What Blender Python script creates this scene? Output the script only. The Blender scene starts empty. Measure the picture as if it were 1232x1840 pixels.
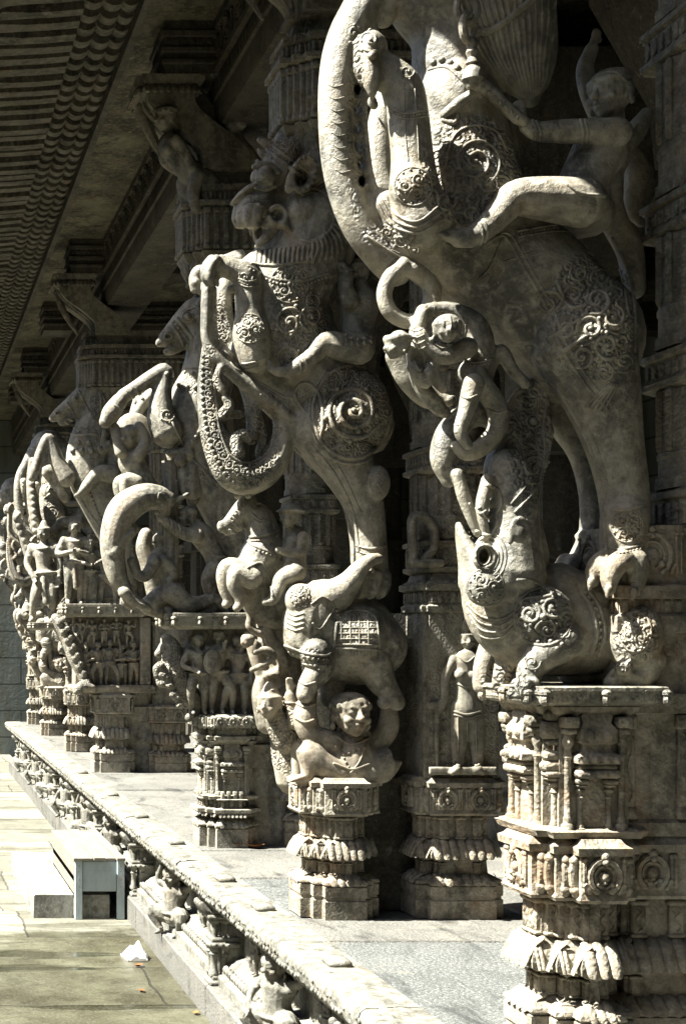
# Carved pillars along the edge of a temple hall, seen down the row.
import bpy, math, random
import numpy as np
from mathutils import Vector, Matrix
from mathutils.bvhtree import BVHTree
random.seed(7)
PI = math.pi
SC = bpy.context.scene
COL = SC.collection
F, VX, VY, CH = 2600.0, -178.0, 1144.0, 1.29      # focal length in photo pixels, vanishing point, eye height over the platform
CAM = Vector((0, 0, CH))
V = Vector

# ---------------------------------------------------------------- tagging
def tag(o, label=None, cat=None, group=None, kind=None):
    if label: o['label'] = label
    if cat: o['category'] = cat
    if group: o['group'] = group
    if kind: o['kind'] = kind
    return o
def thing(name, loc, label, cat, group=None):
    o = bpy.data.objects.new(name, None); COL.objects.link(o)
    o.empty_display_size = .1
    o.location = loc
    return tag(o, label, cat, group, 'thing')

# ---------------------------------------------------------------- mesh builder
def cat_rom(P, n):
    """Catmull-Rom through rows of P (any width)"""
    P = np.asarray(P, float)
    if len(P) < 3 and n > 1:
        t = np.linspace(0, 1, n + 1)[:, None]
        return P[0] * (1 - t) + P[-1] * t
    Q = np.vstack([2 * P[0] - P[1], P, 2 * P[-1] - P[-2]])
    out = []
    for i in range(1, len(Q) - 2):
        a, b, c, d = Q[i - 1], Q[i], Q[i + 1], Q[i + 2]
        for k in range(n):
            t = k / n
            out.append(.5 * (2 * b + (c - a) * t + (2 * a - 5 * b + 4 * c - d) * t * t + (3 * b - a - 3 * c + d) * t ** 3))
    out.append(P[-1])
    return np.array(out)

class MB:
    def __init__(s): s.v = []; s.f = []
    def add(s, verts, faces):
        n = len(s.v)
        s.v.extend([tuple(p) for p in verts]); s.f.extend([tuple(i + n for i in q) for q in faces])
    def rings(s, R, closed=True, cap=True, loop=False):
        m = len(R[0]); n = len(s.v)
        for r in R: s.v.extend([tuple(p) for p in r])
        K = len(R)
        for i in range(K if loop else K - 1):
            a0 = n + i * m; b0 = n + ((i + 1) % K) * m
            for j in range(m if closed else m - 1):
                k = (j + 1) % m
                s.f.append((a0 + j, a0 + k, b0 + k, b0 + j))
        if cap and not loop:
            s.f.append(tuple(n + j for j in reversed(range(m))))
            s.f.append(tuple(n + (K - 1) * m + j for j in range(m)))
    def tube(s, pts, rad, seg=10, k=1.0, cap=3, ref=(0, 1, 0), loop=False):
        P = np.asarray(pts, float); r = np.asarray(rad, float) * np.ones(len(P))
        ref = np.array(ref, float)
        T = np.gradient(P, axis=0)
        if loop:
            T = np.roll(P, -1, 0) - np.roll(P, 1, 0)
        ln = np.linalg.norm(T, axis=1); ln[ln < 1e-9] = 1e-9; T /= ln[:, None]
        a = np.linspace(0, 2 * PI, seg, endpoint=False)
        prevu = None; frames = []
        for t in T:
            u = np.cross(t, ref)
            if np.linalg.norm(u) < .25:
                u = prevu - t * np.dot(prevu, t) if prevu is not None else np.cross(t, (1., 0, .01))
            u /= np.linalg.norm(u) + 1e-12
            if prevu is not None and np.dot(u, prevu) < 0: u = -u
            w = np.cross(u, t); prevu = u; frames.append((u, w))
        R = []
        def ring(p, rr, fr): return p + rr * (np.cos(a)[:, None] * fr[0] + k * np.sin(a)[:, None] * fr[1])
        if cap and not loop:
            for i in range(cap):
                th = PI / 2 * (1 - (i + .25) / cap)
                R.append(ring(P[0] - T[0] * r[0] * math.sin(th), r[0] * math.cos(th), frames[0]))
        for p, rr, fr in zip(P, r, frames): R.append(ring(p, rr, fr))
        if cap and not loop:
            for i in range(cap - 1, -1, -1):
                th = PI / 2 * (1 - (i + .25) / cap)
                R.append(ring(P[-1] + T[-1] * r[-1] * math.sin(th), r[-1] * math.cos(th), frames[-1]))
        s.rings(R, loop=loop)
    def ball(s, c, rx, ry=None, rz=None, M=None, seg=12, rg=8):
        ry = rx if ry is None else ry; rz = rx if rz is None else rz
        c = V(c); vs = []; fs = []
        for i in range(rg + 1):
            th = PI * i / rg
            if i in (0, rg):
                vs.append(V((0, 0, rz * math.cos(th)))); continue
            for j in range(seg):
                ph = 2 * PI * j / seg
                vs.append(V((rx * math.sin(th) * math.cos(ph), ry * math.sin(th) * math.sin(ph), rz * math.cos(th))))
        if M is not None: vs = [M @ p for p in vs]
        vs = [p + c for p in vs]
        idx = lambda i, j: 0 if i == 0 else (len(vs) - 1 if i == rg else 1 + (i - 1) * seg + j % seg)
        for i in range(rg):
            for j in range(seg):
                q = [idx(i, j), idx(i + 1, j), idx(i + 1, j + 1), idx(i, j + 1)]
                u = []
                for t in q:
                    if t not in u: u.append(t)
                fs.append(u)
        s.add(vs, fs)
    def box(s, x0, x1, y0, y1, z0, z1, b=0.0, M=None):
        x0, x1 = min(x0, x1), max(x0, x1); y0, y1 = min(y0, y1), max(y0, y1); z0, z1 = min(z0, z1), max(z0, z1)
        b = min(b, (x1 - x0) * .4, (y1 - y0) * .4, (z1 - z0) * .4)
        def rc(i, z):
            x0_, x1_, y0_, y1_ = x0 + i, x1 - i, y0 + i, y1 - i
            if b <= 0: return [(x0, y0, z), (x1, y0, z), (x1, y1, z), (x0, y1, z)]
            c = b
            return [(x0_ + c, y0_, z), (x1_ - c, y0_, z), (x1_, y0_ + c, z), (x1_, y1_ - c, z), (x1_ - c, y1_, z), (x0_ + c, y1_, z), (x0_, y1_ - c, z), (x0_, y0_ + c, z)]
        if b <= 0: R = [rc(0, z0), rc(0, z1)]
        else:
            R = [rc(b * .7, z0), rc(0, z0 + b), rc(0, z1 - b), rc(b * .7, z1)]
        if M is not None: R = [[M @ V(p) for p in r] for r in R]
        s.rings(R)
    def prism(s, poly, a, b, axis='y'):
        """extrude 2-D polygon between a and b along an axis; poly is (x,z) for y, (x,y) for z, (y,z) for x"""
        def at(p, t):
            return (p[0], t, p[1]) if axis == 'y' else ((p[0], p[1], t) if axis == 'z' else (t, p[0], p[1]))
        s.rings([[at(p, a) for p in poly], [at(p, b) for p in poly]])
    def lathe(s, c, prof, seg=16, sq=0.0):
        R = []
        for r, z in prof:
            R.append([(c[0] + r * math.cos(2 * PI * j / seg), c[1] + r * math.sin(2 * PI * j / seg), c[2] + z) for j in range(seg)])
        s.rings(R)
    def mesh(s, name, off=(0, 0, 0)):
        me = bpy.data.meshes.new(name)
        v = np.array(s.v, float) - np.array(off) if len(s.v) else np.zeros((0, 3))
        me.from_pydata([tuple(p) for p in v], [], s.f)
        me.update()
        return me

def set_smooth(me, ang=None):
    me.polygons.foreach_set('use_smooth', [True] * len(me.polygons))
    if ang is not None:
        try: me.set_sharp_from_angle(angle=math.radians(ang))
        except Exception: pass

def obj(name, mb, mat, parent=None, smooth=True, ang=38, orn=None):
    off = V(parent.matrix_world.translation) if False else V((0, 0, 0))
    if parent is not None:
        p = parent
        while p is not None: off += p.location; p = p.parent
    me = mb.mesh(name, off)
    me.update()
    if smooth: set_smooth(me, ang)
    if isinstance(orn, (int, float)): orn = np.full(len(me.vertices), float(orn))
    if orn is not None:
        at = me.attributes.new('orn', 'FLOAT', 'POINT'); at.data.foreach_set('value', orn)
    me.materials.append(mat)
    o = bpy.data.objects.new(name, me); COL.objects.link(o)
    if parent is not None: o.parent = parent
    return o

def fuse_mb(mb, voxel, smooth=3, fac=.5):
    """union of overlapping closed pieces -> (verts, faces)"""
    me = mb.mesh('fuse_tmp')
    o = bpy.data.objects.new('fuse_tmp', me); COL.objects.link(o)
    m = o.modifiers.new('r', 'REMESH'); m.mode = 'VOXEL'; m.voxel_size = voxel
    if smooth:
        q = o.modifiers.new('s', 'SMOOTH'); q.factor = fac; q.iterations = smooth
    dg = bpy.context.evaluated_depsgraph_get(); dg.update()
    ev = o.evaluated_get(dg); em = ev.to_mesh()
    n = len(em.vertices); a = np.empty(n * 3); em.vertices.foreach_get('co', a)
    vs = a.reshape(-1, 3).copy()
    fs = [tuple(p.vertices) for p in em.polygons]
    ev.to_mesh_clear()
    bpy.data.objects.remove(o); bpy.data.meshes.remove(me)
    return vs, fs

# ---------------------------------------------------------------- frames: a depth plane of the row; x, y are read off the photo, dy is metres further back
class Frame:
    def __init__(s, scale): s.d0 = F / scale; s.s = scale
    def __call__(s, x, y, dy=0.0):
        q = (s.d0 + dy) / F
        return V(((x - VX) * q, s.d0 + dy, CH + (VY - y) * q))
    def m(s, px, dy=0.0): return px * (s.d0 + dy) / F

class Sculpt:
    """organic stone: limbs and blobs fused into one skin, ornament laid on the skin afterwards"""
    def __init__(s, fr, dy=0.25): s.fr = fr; s.dy = dy; s.raw = MB(); s.bvh = None; s.out = None; s.orn = []
    def limb(s, pts, dy=None, k=1.0, seg=14, n=5, cap=3):
        dy = s.dy if dy is None else dy
        Q = [(p[0], p[1], p[2], p[3] if len(p) > 3 else dy) for p in pts]
        C = cat_rom(Q, n)
        P = [s.fr(c[0], c[1], c[3]) for c in C]
        R = [max(s.fr.m(c[2], c[3]), .002) for c in C]
        s.raw.tube([tuple(p) for p in P], R, seg=seg, k=k, cap=cap)
    def blob(s, x, y, rx, ry, dy=None, rd=None, ang=0):
        dy = s.dy if dy is None else dy
        rd = (rx + ry) / 2 if rd is None else rd
        M = Matrix.Rotation(math.radians(ang), 3, 'Y')
        s.raw.ball(s.fr(x, y, dy), s.fr.m(rx, dy), s.fr.m(rd, dy), s.fr.m(ry, dy), M=M, seg=18, rg=12)
    def slab(s, poly, dy0, dy1):
        R = [[s.fr(x, y, dy0) for x, y in poly], [s.fr(x, y, dy1) for x, y in poly]]
        s.raw.rings(R)
    def head(s, x, y, r, phi=-90, dy=None, hair='bun', tilt=0, raw=None):
        """stone head of radius r looking along phi (0 = at the viewer, -90 = left)"""
        raw = raw or s.raw
        dy = s.dy if dy is None else dy
        c = s.fr(x, y, dy); R = s.fr.m(r, dy)
        headgeo(raw, c, R, phi, hair, tilt)
    def hand(s, x, y, r, ang, dy=None, curl=.5, thumb=1):
        """palm with four bent fingers and a thumb; ang: picture angle the fingers point to (0 right, 90 up)"""
        dy = s.dy if dy is None else dy
        a = math.radians(ang); d = (math.cos(a), -math.sin(a)); n = (-d[1], d[0])
        s.limb([(x - d[0] * r * .6, y - d[1] * r * .6, r * .55), (x + d[0] * r * .4, y + d[1] * r * .4, r * .6)], dy=dy, k=.6)
        w = s.fr.m(r, dy)
        for i in range(4):
            o = (i - 1.5) * .36
            L = (1.0, 1.18, 1.1, .85)[i]
            px, py = x + d[0] * r * .7 + n[0] * r * o, y + d[1] * r * .7 + n[1] * r * o
            q1 = (px, py, r * .2, dy)
            q2 = (px + d[0] * r * .6 * L, py + d[1] * r * .6 * L, r * .19, dy - w * .1)
            q3 = (px + d[0] * r * (.6 + .55 * (1 - curl)) * L, py + d[1] * r * (.6 + .55 * (1 - curl)) * L, r * .16, dy + w * (.1 + .5 * curl))
            s.limb([q1, q2, q3], n=3, seg=8)
        s.limb([(x + n[0] * r * .5 * thumb, y + n[1] * r * .5 * thumb, r * .24), (x + n[0] * r * .9 * thumb + d[0] * r * .3, y + n[1] * r * .9 * thumb + d[1] * r * .3, r * .2), (x + n[0] * r * .95 * thumb + d[0] * r * .8, y + n[1] * r * .95 * thumb + d[1] * r * .8, r * .15)], dy=dy, n=3, seg=8)
    def fuse(s, voxel, smooth=3):
        vs, fs = fuse_mb(s.raw, voxel, smooth)
        s.vs, s.fs = vs, fs
        s.bvh = BVHTree.FromPolygons([tuple(v) for v in vs], fs)
        s.out = MB(); return s
    def carve(s, x, y, rx, ry, depth, reach=.07):
        """hollow the skin out where the mason cut in: an ellipse pushed back along the line of sight"""
        p, n = s.hit(x, y)
        if p is None: return
        A = s.vs; sc = F / A[:, 1]
        q = ((VX + A[:, 0] * sc - x) / rx) ** 2 + ((VY - (A[:, 2] - CH) * sc - y) / ry) ** 2
        m = (q < 1) & (np.abs(A[:, 1] - p.y) < reach)
        dv = A[m] - np.array(CAM); dv /= np.linalg.norm(dv, axis=1)[:, None]
        A[m] += dv * (depth * (1 - q[m] ** 2))[:, None]
        s.bvh = BVHTree.FromPolygons([tuple(v) for v in A], s.fs)
    # ornament
    def hit(s, x, y, lift=0.0):
        d = (s.fr(x, y, 0) - CAM).normalized()
        h = s.bvh.ray_cast(CAM, d)
        if h[0] is None: return None, None
        return h[0] + h[1] * lift, h[1]
    def cord(s, pts, r, n=6, taper=False, seg=6, smoothpts=True, step=None, lift=-.12):
        r = r * 1.05
        C = cat_rom(pts, n) if smoothpts else np.asarray(pts, float)
        rm = s.fr.m(r, s.dy)
        runs = [[]]; last = None
        for c in C:
            p, nn = s.hit(c[0], c[1], rm * lift)
            if p is None or (last is not None and (p - last).length > rm * 14 + .03):
                runs.append([]); last = None
                if p is None: continue
            runs[-1].append(p); last = p
        for run in runs:
            if len(run) < 2: continue
            L = len(run)
            rr = [rm * (1 - .75 * i / (L - 1)) if taper else rm for i in range(L)]
            s.out.tube([tuple(p) for p in run], rr, seg=seg, cap=2)
    def beads(s, pts, r, gap=2.3):
        C = cat_rom(pts, 12); d = np.r_[0, np.cumsum(np.linalg.norm(np.diff(C[:, :2], axis=0), axis=1))]
        n = max(2, int(d[-1] / (r * gap)))
        for t in np.linspace(0, d[-1], n):
            x = np.interp(t, d, C[:, 0]); y = np.interp(t, d, C[:, 1])
            p, nn = s.hit(x, y)
            if p is not None: s.out.ball(p, s.fr.m(r, s.dy), seg=7, rg=5)
    def bead(s, x, y, r, flat=1.0):
        p, nn = s.hit(x, y)
        if p is not None:
            rm = s.fr.m(r, s.dy); s.out.ball(p, rm, rm * flat, rm, seg=10, rg=6)
    def scroll(s, x, y, R, turns=1.6, a0=0.0, cw=1, r=None, ex=1.0):
        r = r or R * .13
        pts = []
        N = int(16 * turns)
        for i in range(N + 1):
            t = i / N; a = a0 + cw * 2 * PI * turns * t; q = R * (1 - .88 * t)
            pts.append((x + q * ex * math.cos(a), y + q * math.sin(a)))
        s.cord(pts, r, n=2, taper=False)
        s.bead(x, y, r * 1.3)
        for i in range(3, N - 4, 3):          # leaf hooks outside the spiral
            t = i / N; a = a0 + cw * 2 * PI * turns * t; q = R * (1 - .88 * t)
            if t < .55:
                s.bead(x + (q + r * 1.5) * ex * math.cos(a), y + (q + r * 1.5) * math.sin(a), r * 1.15)
    def rosette(s, x, y, R, ex=1.0, rim=True, seedv=0):
        if rim:
            s.cord([(x + R * ex * math.cos(a), y + R * math.sin(a)) for a in np.linspace(0, 2 * PI, 29)], R * .06, n=1)
        rnd = random.Random(seedv + int(x * 7 + y))
        a0 = rnd.uniform(0, 6)
        for k in range(3):
            a = a0 + k * 2 * PI / 3
            s.scroll(x + R * .47 * ex * math.cos(a), y + R * .47 * math.sin(a), R * .38, 1.4, a + 2, 1, R * .065, ex)
        s.bead(x, y, R * .13)
        n = 13
        for k in range(n):
            a = a0 + k * 2 * PI / n
            s.bead(x + R * .88 * ex * math.cos(a), y + R * .88 * math.sin(a), R * .075)
    def vine(s, pts, R, cord=True):
        """scrolls alternating along a path"""
        C = cat_rom(pts, 14); d = np.r_[0, np.cumsum(np.linalg.norm(np.diff(C[:, :2], axis=0), axis=1))]
        n = max(1, int(d[-1] / (R * 1.9)))
        for i in range(n):
            t = (i + .5) / n * d[-1]
            x = np.interp(t, d, C[:, 0]); y = np.interp(t, d, C[:, 1])
            s.scroll(x, y, R, 1.4, i * 2.1, 1 if i % 2 else -1, R * .17)
        if cord: s.cord(pts, R * .12)
    def region(s, x, y, rx, ry, w=1.0): s.orn.append((x, y, rx, ry, w))
    def obj(s, name, mat, parent, label=None):
        mb = MB(); mb.v = [tuple(v) for v in s.vs]; mb.f = list(s.fs)
        n0 = len(mb.v)
        if s.out is not None and s.out.v: mb.add(s.out.v, s.out.f)
        orn = np.zeros(len(mb.v))
        if s.orn:
            A = s.vs; sc = F / A[:, 1]
            px = VX + A[:, 0] * sc; py = VY - (A[:, 2] - CH) * sc
            o = np.zeros(n0)
            for x, y, rx, ry, w in s.orn:
                q = np.sqrt(((px - x) / rx) ** 2 + ((py - y) / ry) ** 2)
                o = np.maximum(o, w * np.clip((1.1 - q) / .2, 0, 1))
            orn[:n0] = o
        ob = obj(name, mb, mat, parent, orn=orn, ang=None)
        if label: ob['label'] = label
        return ob

def headgeo(raw, c, R, phi, hair='bun', tilt=0):
    a = math.radians(phi)
    f = V((math.sin(a), -math.cos(a), 0)); up = V((0, 0, 1)); rt = up.cross(f) * -1
    if tilt:
        q = Matrix.Rotation(math.radians(tilt), 3, rt); f = q @ f; up = q @ up
    M = Matrix((rt, f, up)).transposed()
    def B(df, dr, du, x, y=None, z=None, sg=10, rg=7):
        raw.ball(c + f * df * R + rt * dr * R + up * du * R, x * R, (y or x) * R, (z or x) * R, M=M, seg=sg, rg=rg)
    B(-.05, 0, .12, .8, .92, .86, 16, 10)
    B(.22, 0, -.42, .55, .6, .5, 14, 8)
    B(.42, 0, -.78, .26, .26, .22)
    raw.tube([tuple(c + f * R * t[0] + up * R * t[1]) for t in ((.84, .16), (.95, -.08), (1.0, -.2))], [.09 * R, .12 * R, .17 * R], seg=8)
    B(.8, .13, -.2, .11); B(.8, -.13, -.2, .11)
    for sd in (-1, 1):
        B(.74, .33 * sd, .08, .17, .13, .11)
        raw.tube([tuple(c + R * (f * p[0] + rt * p[1] * sd + up * p[2])) for p in ((.86, .1, .25), (.8, .36, .32), (.62, .58, .22))], [.06 * R, .08 * R, .05 * R], seg=7)
        B(.62, .42 * sd, -.28, .24, .2, .2)
        B(-.1, .84 * sd, -.02, .09, .2, .32)
        B(-.05, .86 * sd, -.5, .12, .14, .2)
    B(.76, 0, -.46, .25, .13, .07); B(.73, 0, -.6, .2, .13, .075)
    if hair == 'bun':
        B(-.12, 0, .5, .8, .88, .5, 16, 8); B(-.75, 0, .75, .42, .4, .36)
        raw.tube([tuple(c + R * (f * math.cos(t) * .82 + rt * math.sin(t) * .78 + up * .45)) for t in np.linspace(-2.2, 2.2, 14)], .1 * R, seg=7)
    elif hair == 'crown':
        for i, (h, w) in enumerate(((.7, .72), (.95, .6), (1.2, .48), (1.42, .33))): B(-.08, 0, h, w, w, .2, 14, 6)
        raw.tube([tuple(c + R * (f * math.cos(t) * .84 + rt * math.sin(t) * .8 + up * .5)) for t in np.linspace(0, 2 * PI, 20)], .12 * R, seg=7)
    elif hair == 'cap':
        B(-.1, 0, .42, .88, .98, .62, 16, 9)
        for t in np.linspace(-2.4, 2.4, 15):
            B(.02 + .9 * math.cos(t) * .95 - .1, .88 * math.sin(t), .36 + .0 * t, .12, .12, .2, 7, 5)
    elif hair == 'hat':
        raw.lathe(c + up * R * .5, [(R * .2, -.05 * R), (R * 1.25, -.12 * R), (R * 1.2, .02 * R), (R * .85, .2 * R), (R * .7, .45 * R), (R * .2, .62 * R)], 18)
    elif hair == 'turban':
        raw.tube([tuple(c + R * (f * math.cos(t) * .75 + rt * math.sin(t) * .75 + up * (.5 + .05 * math.sin(3 * t)))) for t in np.linspace(0, 2 * PI, 18)], .3 * R, seg=9)
        B(-.1, 0, .75, .62, .62, .4)

# ---------------------------------------------------------------- figures in metres, height 1, looking along -y, later placed by a matrix
FIGS = {}
def figure_geo(pose, h=1.0):
    """pose: dict of joint overrides in unit space (x right seen from front, z up)"""
    J = dict(head=(0, -.01, .905), hr=.083, neck=(0, 0, .82), ch=(0, 0, .70), wa=(0, 0, .56), hp=(0, 0, .47),
             sl=(-.125, 0, .76), sr=(.125, 0, .76), el=(-.17, .0, .6), er=(.17, .0, .6), wl=(-.15, -.05, .47), wr=(.15, -.05, .47),
             kl=(-.07, -.03, .27), kr=(.07, -.03, .27), al=(-.075, .01, .06), ar=(.075, .01, .06), phi=0, hair='crown', fat=1.0, prop=None, skirt=False)
    J.update(pose); mb = MB(); fz = J['fat']
    def tb(keys, rads, n=4, seg=10):
        P = [J[k] if isinstance(k, str) else k for k in keys]
        C = cat_rom([tuple(p) + (r,) for p, r in zip(P, rads)], n)
        mb.tube(C[:, :3], C[:, 3], seg=seg, ref=(0.02, 1, 0))
    headgeo(mb, V(J['head']), J['hr'], J['phi'], J['hair'])
    tb(['head', 'neck', 'ch'], [.04, .042, .075])
    tb(['ch', 'wa', 'hp'], [.098 * fz, .078 * fz, .098 * fz], seg=14)
    mb.ball(J['ch'], .125 * fz, .08 * fz, .085)
    mb.tube([J['sl'], J['ch'], J['sr']], [.05, .08, .05], seg=10)
    for a in 'lr':
        tb(['s' + a, 'e' + a, 'w' + a], [.047, .038, .026])
        w = V(J['w' + a]); e = V(J['e' + a]); d = (w - e).normalized()
        mb.ball(w + d * .035, .028, .022, .032)
        sd = d.cross(V((0, 1, 0)))
        sd = sd.normalized() if sd.length > .1 else V((1, 0, 0))
        for q in (-1.2, -.4, .4, 1.2): mb.tube([tuple(w + d * .05 + sd * q * .014), tuple(w + d * .085 + sd * q * .016), tuple(w + d * .105 + sd * q * .014 + V((0, -.012, 0)))], [.0085, .008, .006], seg=6)
        mb.tube([tuple(w + d * .02 + sd * .025), tuple(w + d * .06 + sd * .042)], [.01, .007], seg=6)
        for t, rr in ((.55, .046), (.95, .034)):      # armlet and bangle
            p = V(J['s' + a]).lerp(e, t) if t < .8 else e.lerp(w, .93)
            mb.ball(p, rr, rr, .014 + .004)
        tb([(J['hp'][0] + (-.055 if a == 'l' else .055), J['hp'][1], J['hp'][2] - .02), 'k' + a, 'a' + a], [.078 * fz, .054 * fz, .034])
        k = V(J['a' + a])
        mb.tube([tuple(k + V((0, .02, -.03))), tuple(k + V((0, -.05, -.04))), tuple(k + V((0, -.095, -.048)))], [.03, .03, .016], seg=8)
        mb.ball(k + V((0, 0, .02)), .042, .042, .014)
    mb.tube([(J['hp'][0] + .12 * fz * math.cos(t), J['hp'][1] + .1 * fz * math.sin(t), J['hp'][2] + .03) for t in np.linspace(0, 2 * PI, 19)], .018, seg=6)
    mb.tube([(J['ch'][0] + .07 * math.cos(t), J['ch'][1] - .03 + .07 * math.sin(t), J['ch'][2] + .07 + .03 * math.sin(t)) for t in np.linspace(0, 2 * PI, 15)], .012, seg=6)
    if J['skirt']:
        mb.tube([(J['hp'][0] - .01, J['hp'][1] - .08, J['hp'][2] - .02), (J['hp'][0], -.09, .33), (J['hp'][0] + .01, -.085, .2)], [.03, .024, .034], seg=8)
    if J['prop'] == 'staff': mb.tube([tuple(V(J['wr']) + V((.03, -.03, .35))), tuple(V(J['wr']) + V((.02, -.03, -.4)))], .013, seg=6)
    if J['prop'] == 'shield': mb.ball(V(J['wr']) + V((.0, -.05, .02)), .12, .03, .16)
    return mb
def figure_fused(key, pose, vox=.011):
    if key not in FIGS: FIGS[key] = fuse_mb(figure_geo(pose), vox, 1)
    return FIGS[key]
def place_fig(mb, key, pose, loc, h, rotz=0, sx=1, flat=1.0, vox=.011):
    vs, fs = figure_fused(key, pose, vox)
    c, s = math.cos(rotz), math.sin(rotz)
    A = vs * np.array([sx * h, h * flat, h])
    B = np.column_stack([A[:, 0] * c - A[:, 1] * s, A[:, 0] * s + A[:, 1] * c, A[:, 2]]) + np.array(loc)
    if sx < 0: fs = [tuple(reversed(f)) for f in fs]
    mb.add(B.tolist(), fs)

# ---------------------------------------------------------------- architecture helpers
def redent(x0, x1, y0, y1, st=(), left=True, right=True):
    """rectangle whose corners step in; st = list of (dx,dy) steps"""
    def corner(cx, cy, sx, sy, rev):
        pts = []; ax = sum(a for a, b in st); px, py = cx + sx * ax, cy
        pts = [(px, py)]
        # walk from the front edge to the side edge
        x, y = cx + sx * ax, cy
        for a, b in st:
            y += sy * b; pts.append((x, y)); x -= sx * a; pts.append((x, y))
        return pts[::-1] if rev else pts
    if not st: return [(x0, y0), (x1, y0), (x1, y1), (x0, y1)]
    P = []
    P += corner(x0, y0, 1, 1, True)      # ends on front edge left
    P += corner(x1, y0, -1, 1, False)
    P += corner(x1, y1, -1, -1, True)
    P += corner(x0, y1, 1, -1, False)
    return P
def offset(poly, d):
    out = []; n = len(poly)
    for i in range(n):
        a, b, c = V(poly[i - 1]), V(poly[i]), V(poly[(i + 1) % n])
        e1 = (b - a).normalized(); e2 = (c - b).normalized()
        n1 = V((e1.y, -e1.x)); n2 = V((e2.y, -e2.x))
        k = n1 + n2
        q = 1 + n1.dot(n2)
        k = k / q if q > .05 else n1
        out.append((b.x + k.x * d, b.y + k.y * d))
    return out
def tiers(mb, poly, prof):
    """loft the plan up a moulding profile of (z, offset)"""
    mb.rings([[(p[0], p[1], z) for p in offset(poly, o)] for z, o in prof])
def edges(poly, d=0.0, minlen=.02):
    """faces of a plan that look to the viewer (-y) or to the court (-x): origin, direction, outward normal, length"""
    Q = offset(poly, d); out = []
    for i in range(len(Q)):
        a = V((Q[i][0], Q[i][1], 0)); b = V((Q[(i + 1) % len(Q)][0], Q[(i + 1) % len(Q)][1], 0))
        e = b - a; L = e.length
        if L < minlen: continue
        u = e / L; n = V((u.y, -u.x, 0))
        if n.y < -.5 or n.x < -.5: out.append((a, u, n, L))
    return out
UP = V((0, 0, 1))
def petals(mb, poly, z0, z1, o0, o1, w=.05, lob=.5):
    """row of overhanging lotus petals between heights z1 (top, offset o0) and z0 (lip, offset o1)"""
    for a, u, n, L in edges(poly):
        k = max(1, round((L + 2 * o1) / w)); ww = (L + o0 + o1) / k
        for i in range(k):
            t = -(o0 + o1) / 2 + ww * (i + .5)
            t = min(max(t, -o1 * .9), L + o1 * .9)
            P = [a + u * t + n * (o0 + (o1 - o0) * q) + UP * (z1 + (z0 - z1) * (q ** 1.7)) for q in (0, .35, .7, .93, 1.0)]
            P.append(P[-1] - n * .012 - UP * .004)
            mb.tube([tuple(p) for p in P], [ww * .4, ww * .48, ww * .52, ww * .5, ww * .4, ww * .15], seg=8, cap=2, ref=tuple(n + UP * .5), k=.5)
def teeth(mb, poly, z0, z1, off, w=.03, fill=.6, out=.012):
    for a, u, n, L in edges(poly, off):
        k = max(1, round(L / w)); ww = L / k
        for i in range(k):
            c = a + u * ww * (i + .5) + n * (out / 2 - .004) + UP * (z0 + z1) / 2
            M = Matrix.Translation(c) @ Matrix((u, n, UP)).transposed().to_4x4()
            mb.box(-ww * fill / 2, ww * fill / 2, -out / 2 - .004, out / 2, (z0 - z1) / 2, (z1 - z0) / 2, .003, M)
def medallions(mb, poly, z0, z1, off, w=.16, amp=.018, seed=0):
    """horseshoe arches with bosses, ribs between them"""
    rnd = random.Random(seed)
    H = z1 - z0
    for a, u, n, L in edges(poly, off):
        if L < .035: continue
        k = max(1, round(L / w)); ww = L / k
        for i in range(k):
            c = a + u * ww * (i + .5) + UP * (z0 + H * .5)
            R = min(ww * .36, H * .36)
            if L < .07:
                mb.tube([tuple(c + UP * H * t + n * (amp * .7 * math.sin(PI * (t + .5)))) for t in np.linspace(-.46, .46, 6)], ww * .28, seg=8, k=.8)
                mb.ball(c + UP * H * .36 + n * amp * .5, ww * .3); mb.ball(c - UP * H * .36 + n * amp * .4, ww * .3)
                continue
            mb.tube([tuple(c + u * R * math.sin(t) + UP * R * (1.12 * math.cos(t)) + n * amp * .3) for t in np.linspace(-2.6, 2.6, 16)], amp * .55, seg=6)
            mb.tube([tuple(c + u * R * .68 * math.sin(t) + UP * R * .72 * math.cos(t) + n * amp * .2) for t in np.linspace(-2.8, 2.8, 14)], amp * .3, seg=6)
            mb.ball(c + n * amp * .1, R * .4, amp * .9 if abs(n.y) > .5 else R * .4, R * .4, seg=10, rg=6)
            for q in range(3):
                mb.ball(c + u * R * (q - 1) * .5 - UP * R * .15 * abs(q - 1) - UP * R * .35 + n * amp * .45, R * .18, seg=7, rg=5)
            mb.ball(c + UP * R * 1.35 + n * amp * .4, amp * .8); mb.ball(c + UP * R * 1.0 + n * amp * .8, amp * .55)
            for sd in (-1, 1):
                mb.tube([tuple(c + u * sd * (R * 1.0 + R * .3 * q) - UP * R * (.75 + .25 * math.cos(q * 4)) + n * amp * .3) for q in np.linspace(0, 1, 6)], amp * .45, seg=6)
                for q in (1.32, 1.6):
                    if R * q < ww * .5:
                        mb.tube([tuple(c + u * sd * R * q + UP * H * t + n * amp * .2) for t in (-.34, 0, .34)], amp * .34, seg=6)
                        mb.ball(c + u * sd * R * q + UP * H * .4 + n * amp * .3, amp * .42, seg=7, rg=5)
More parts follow.
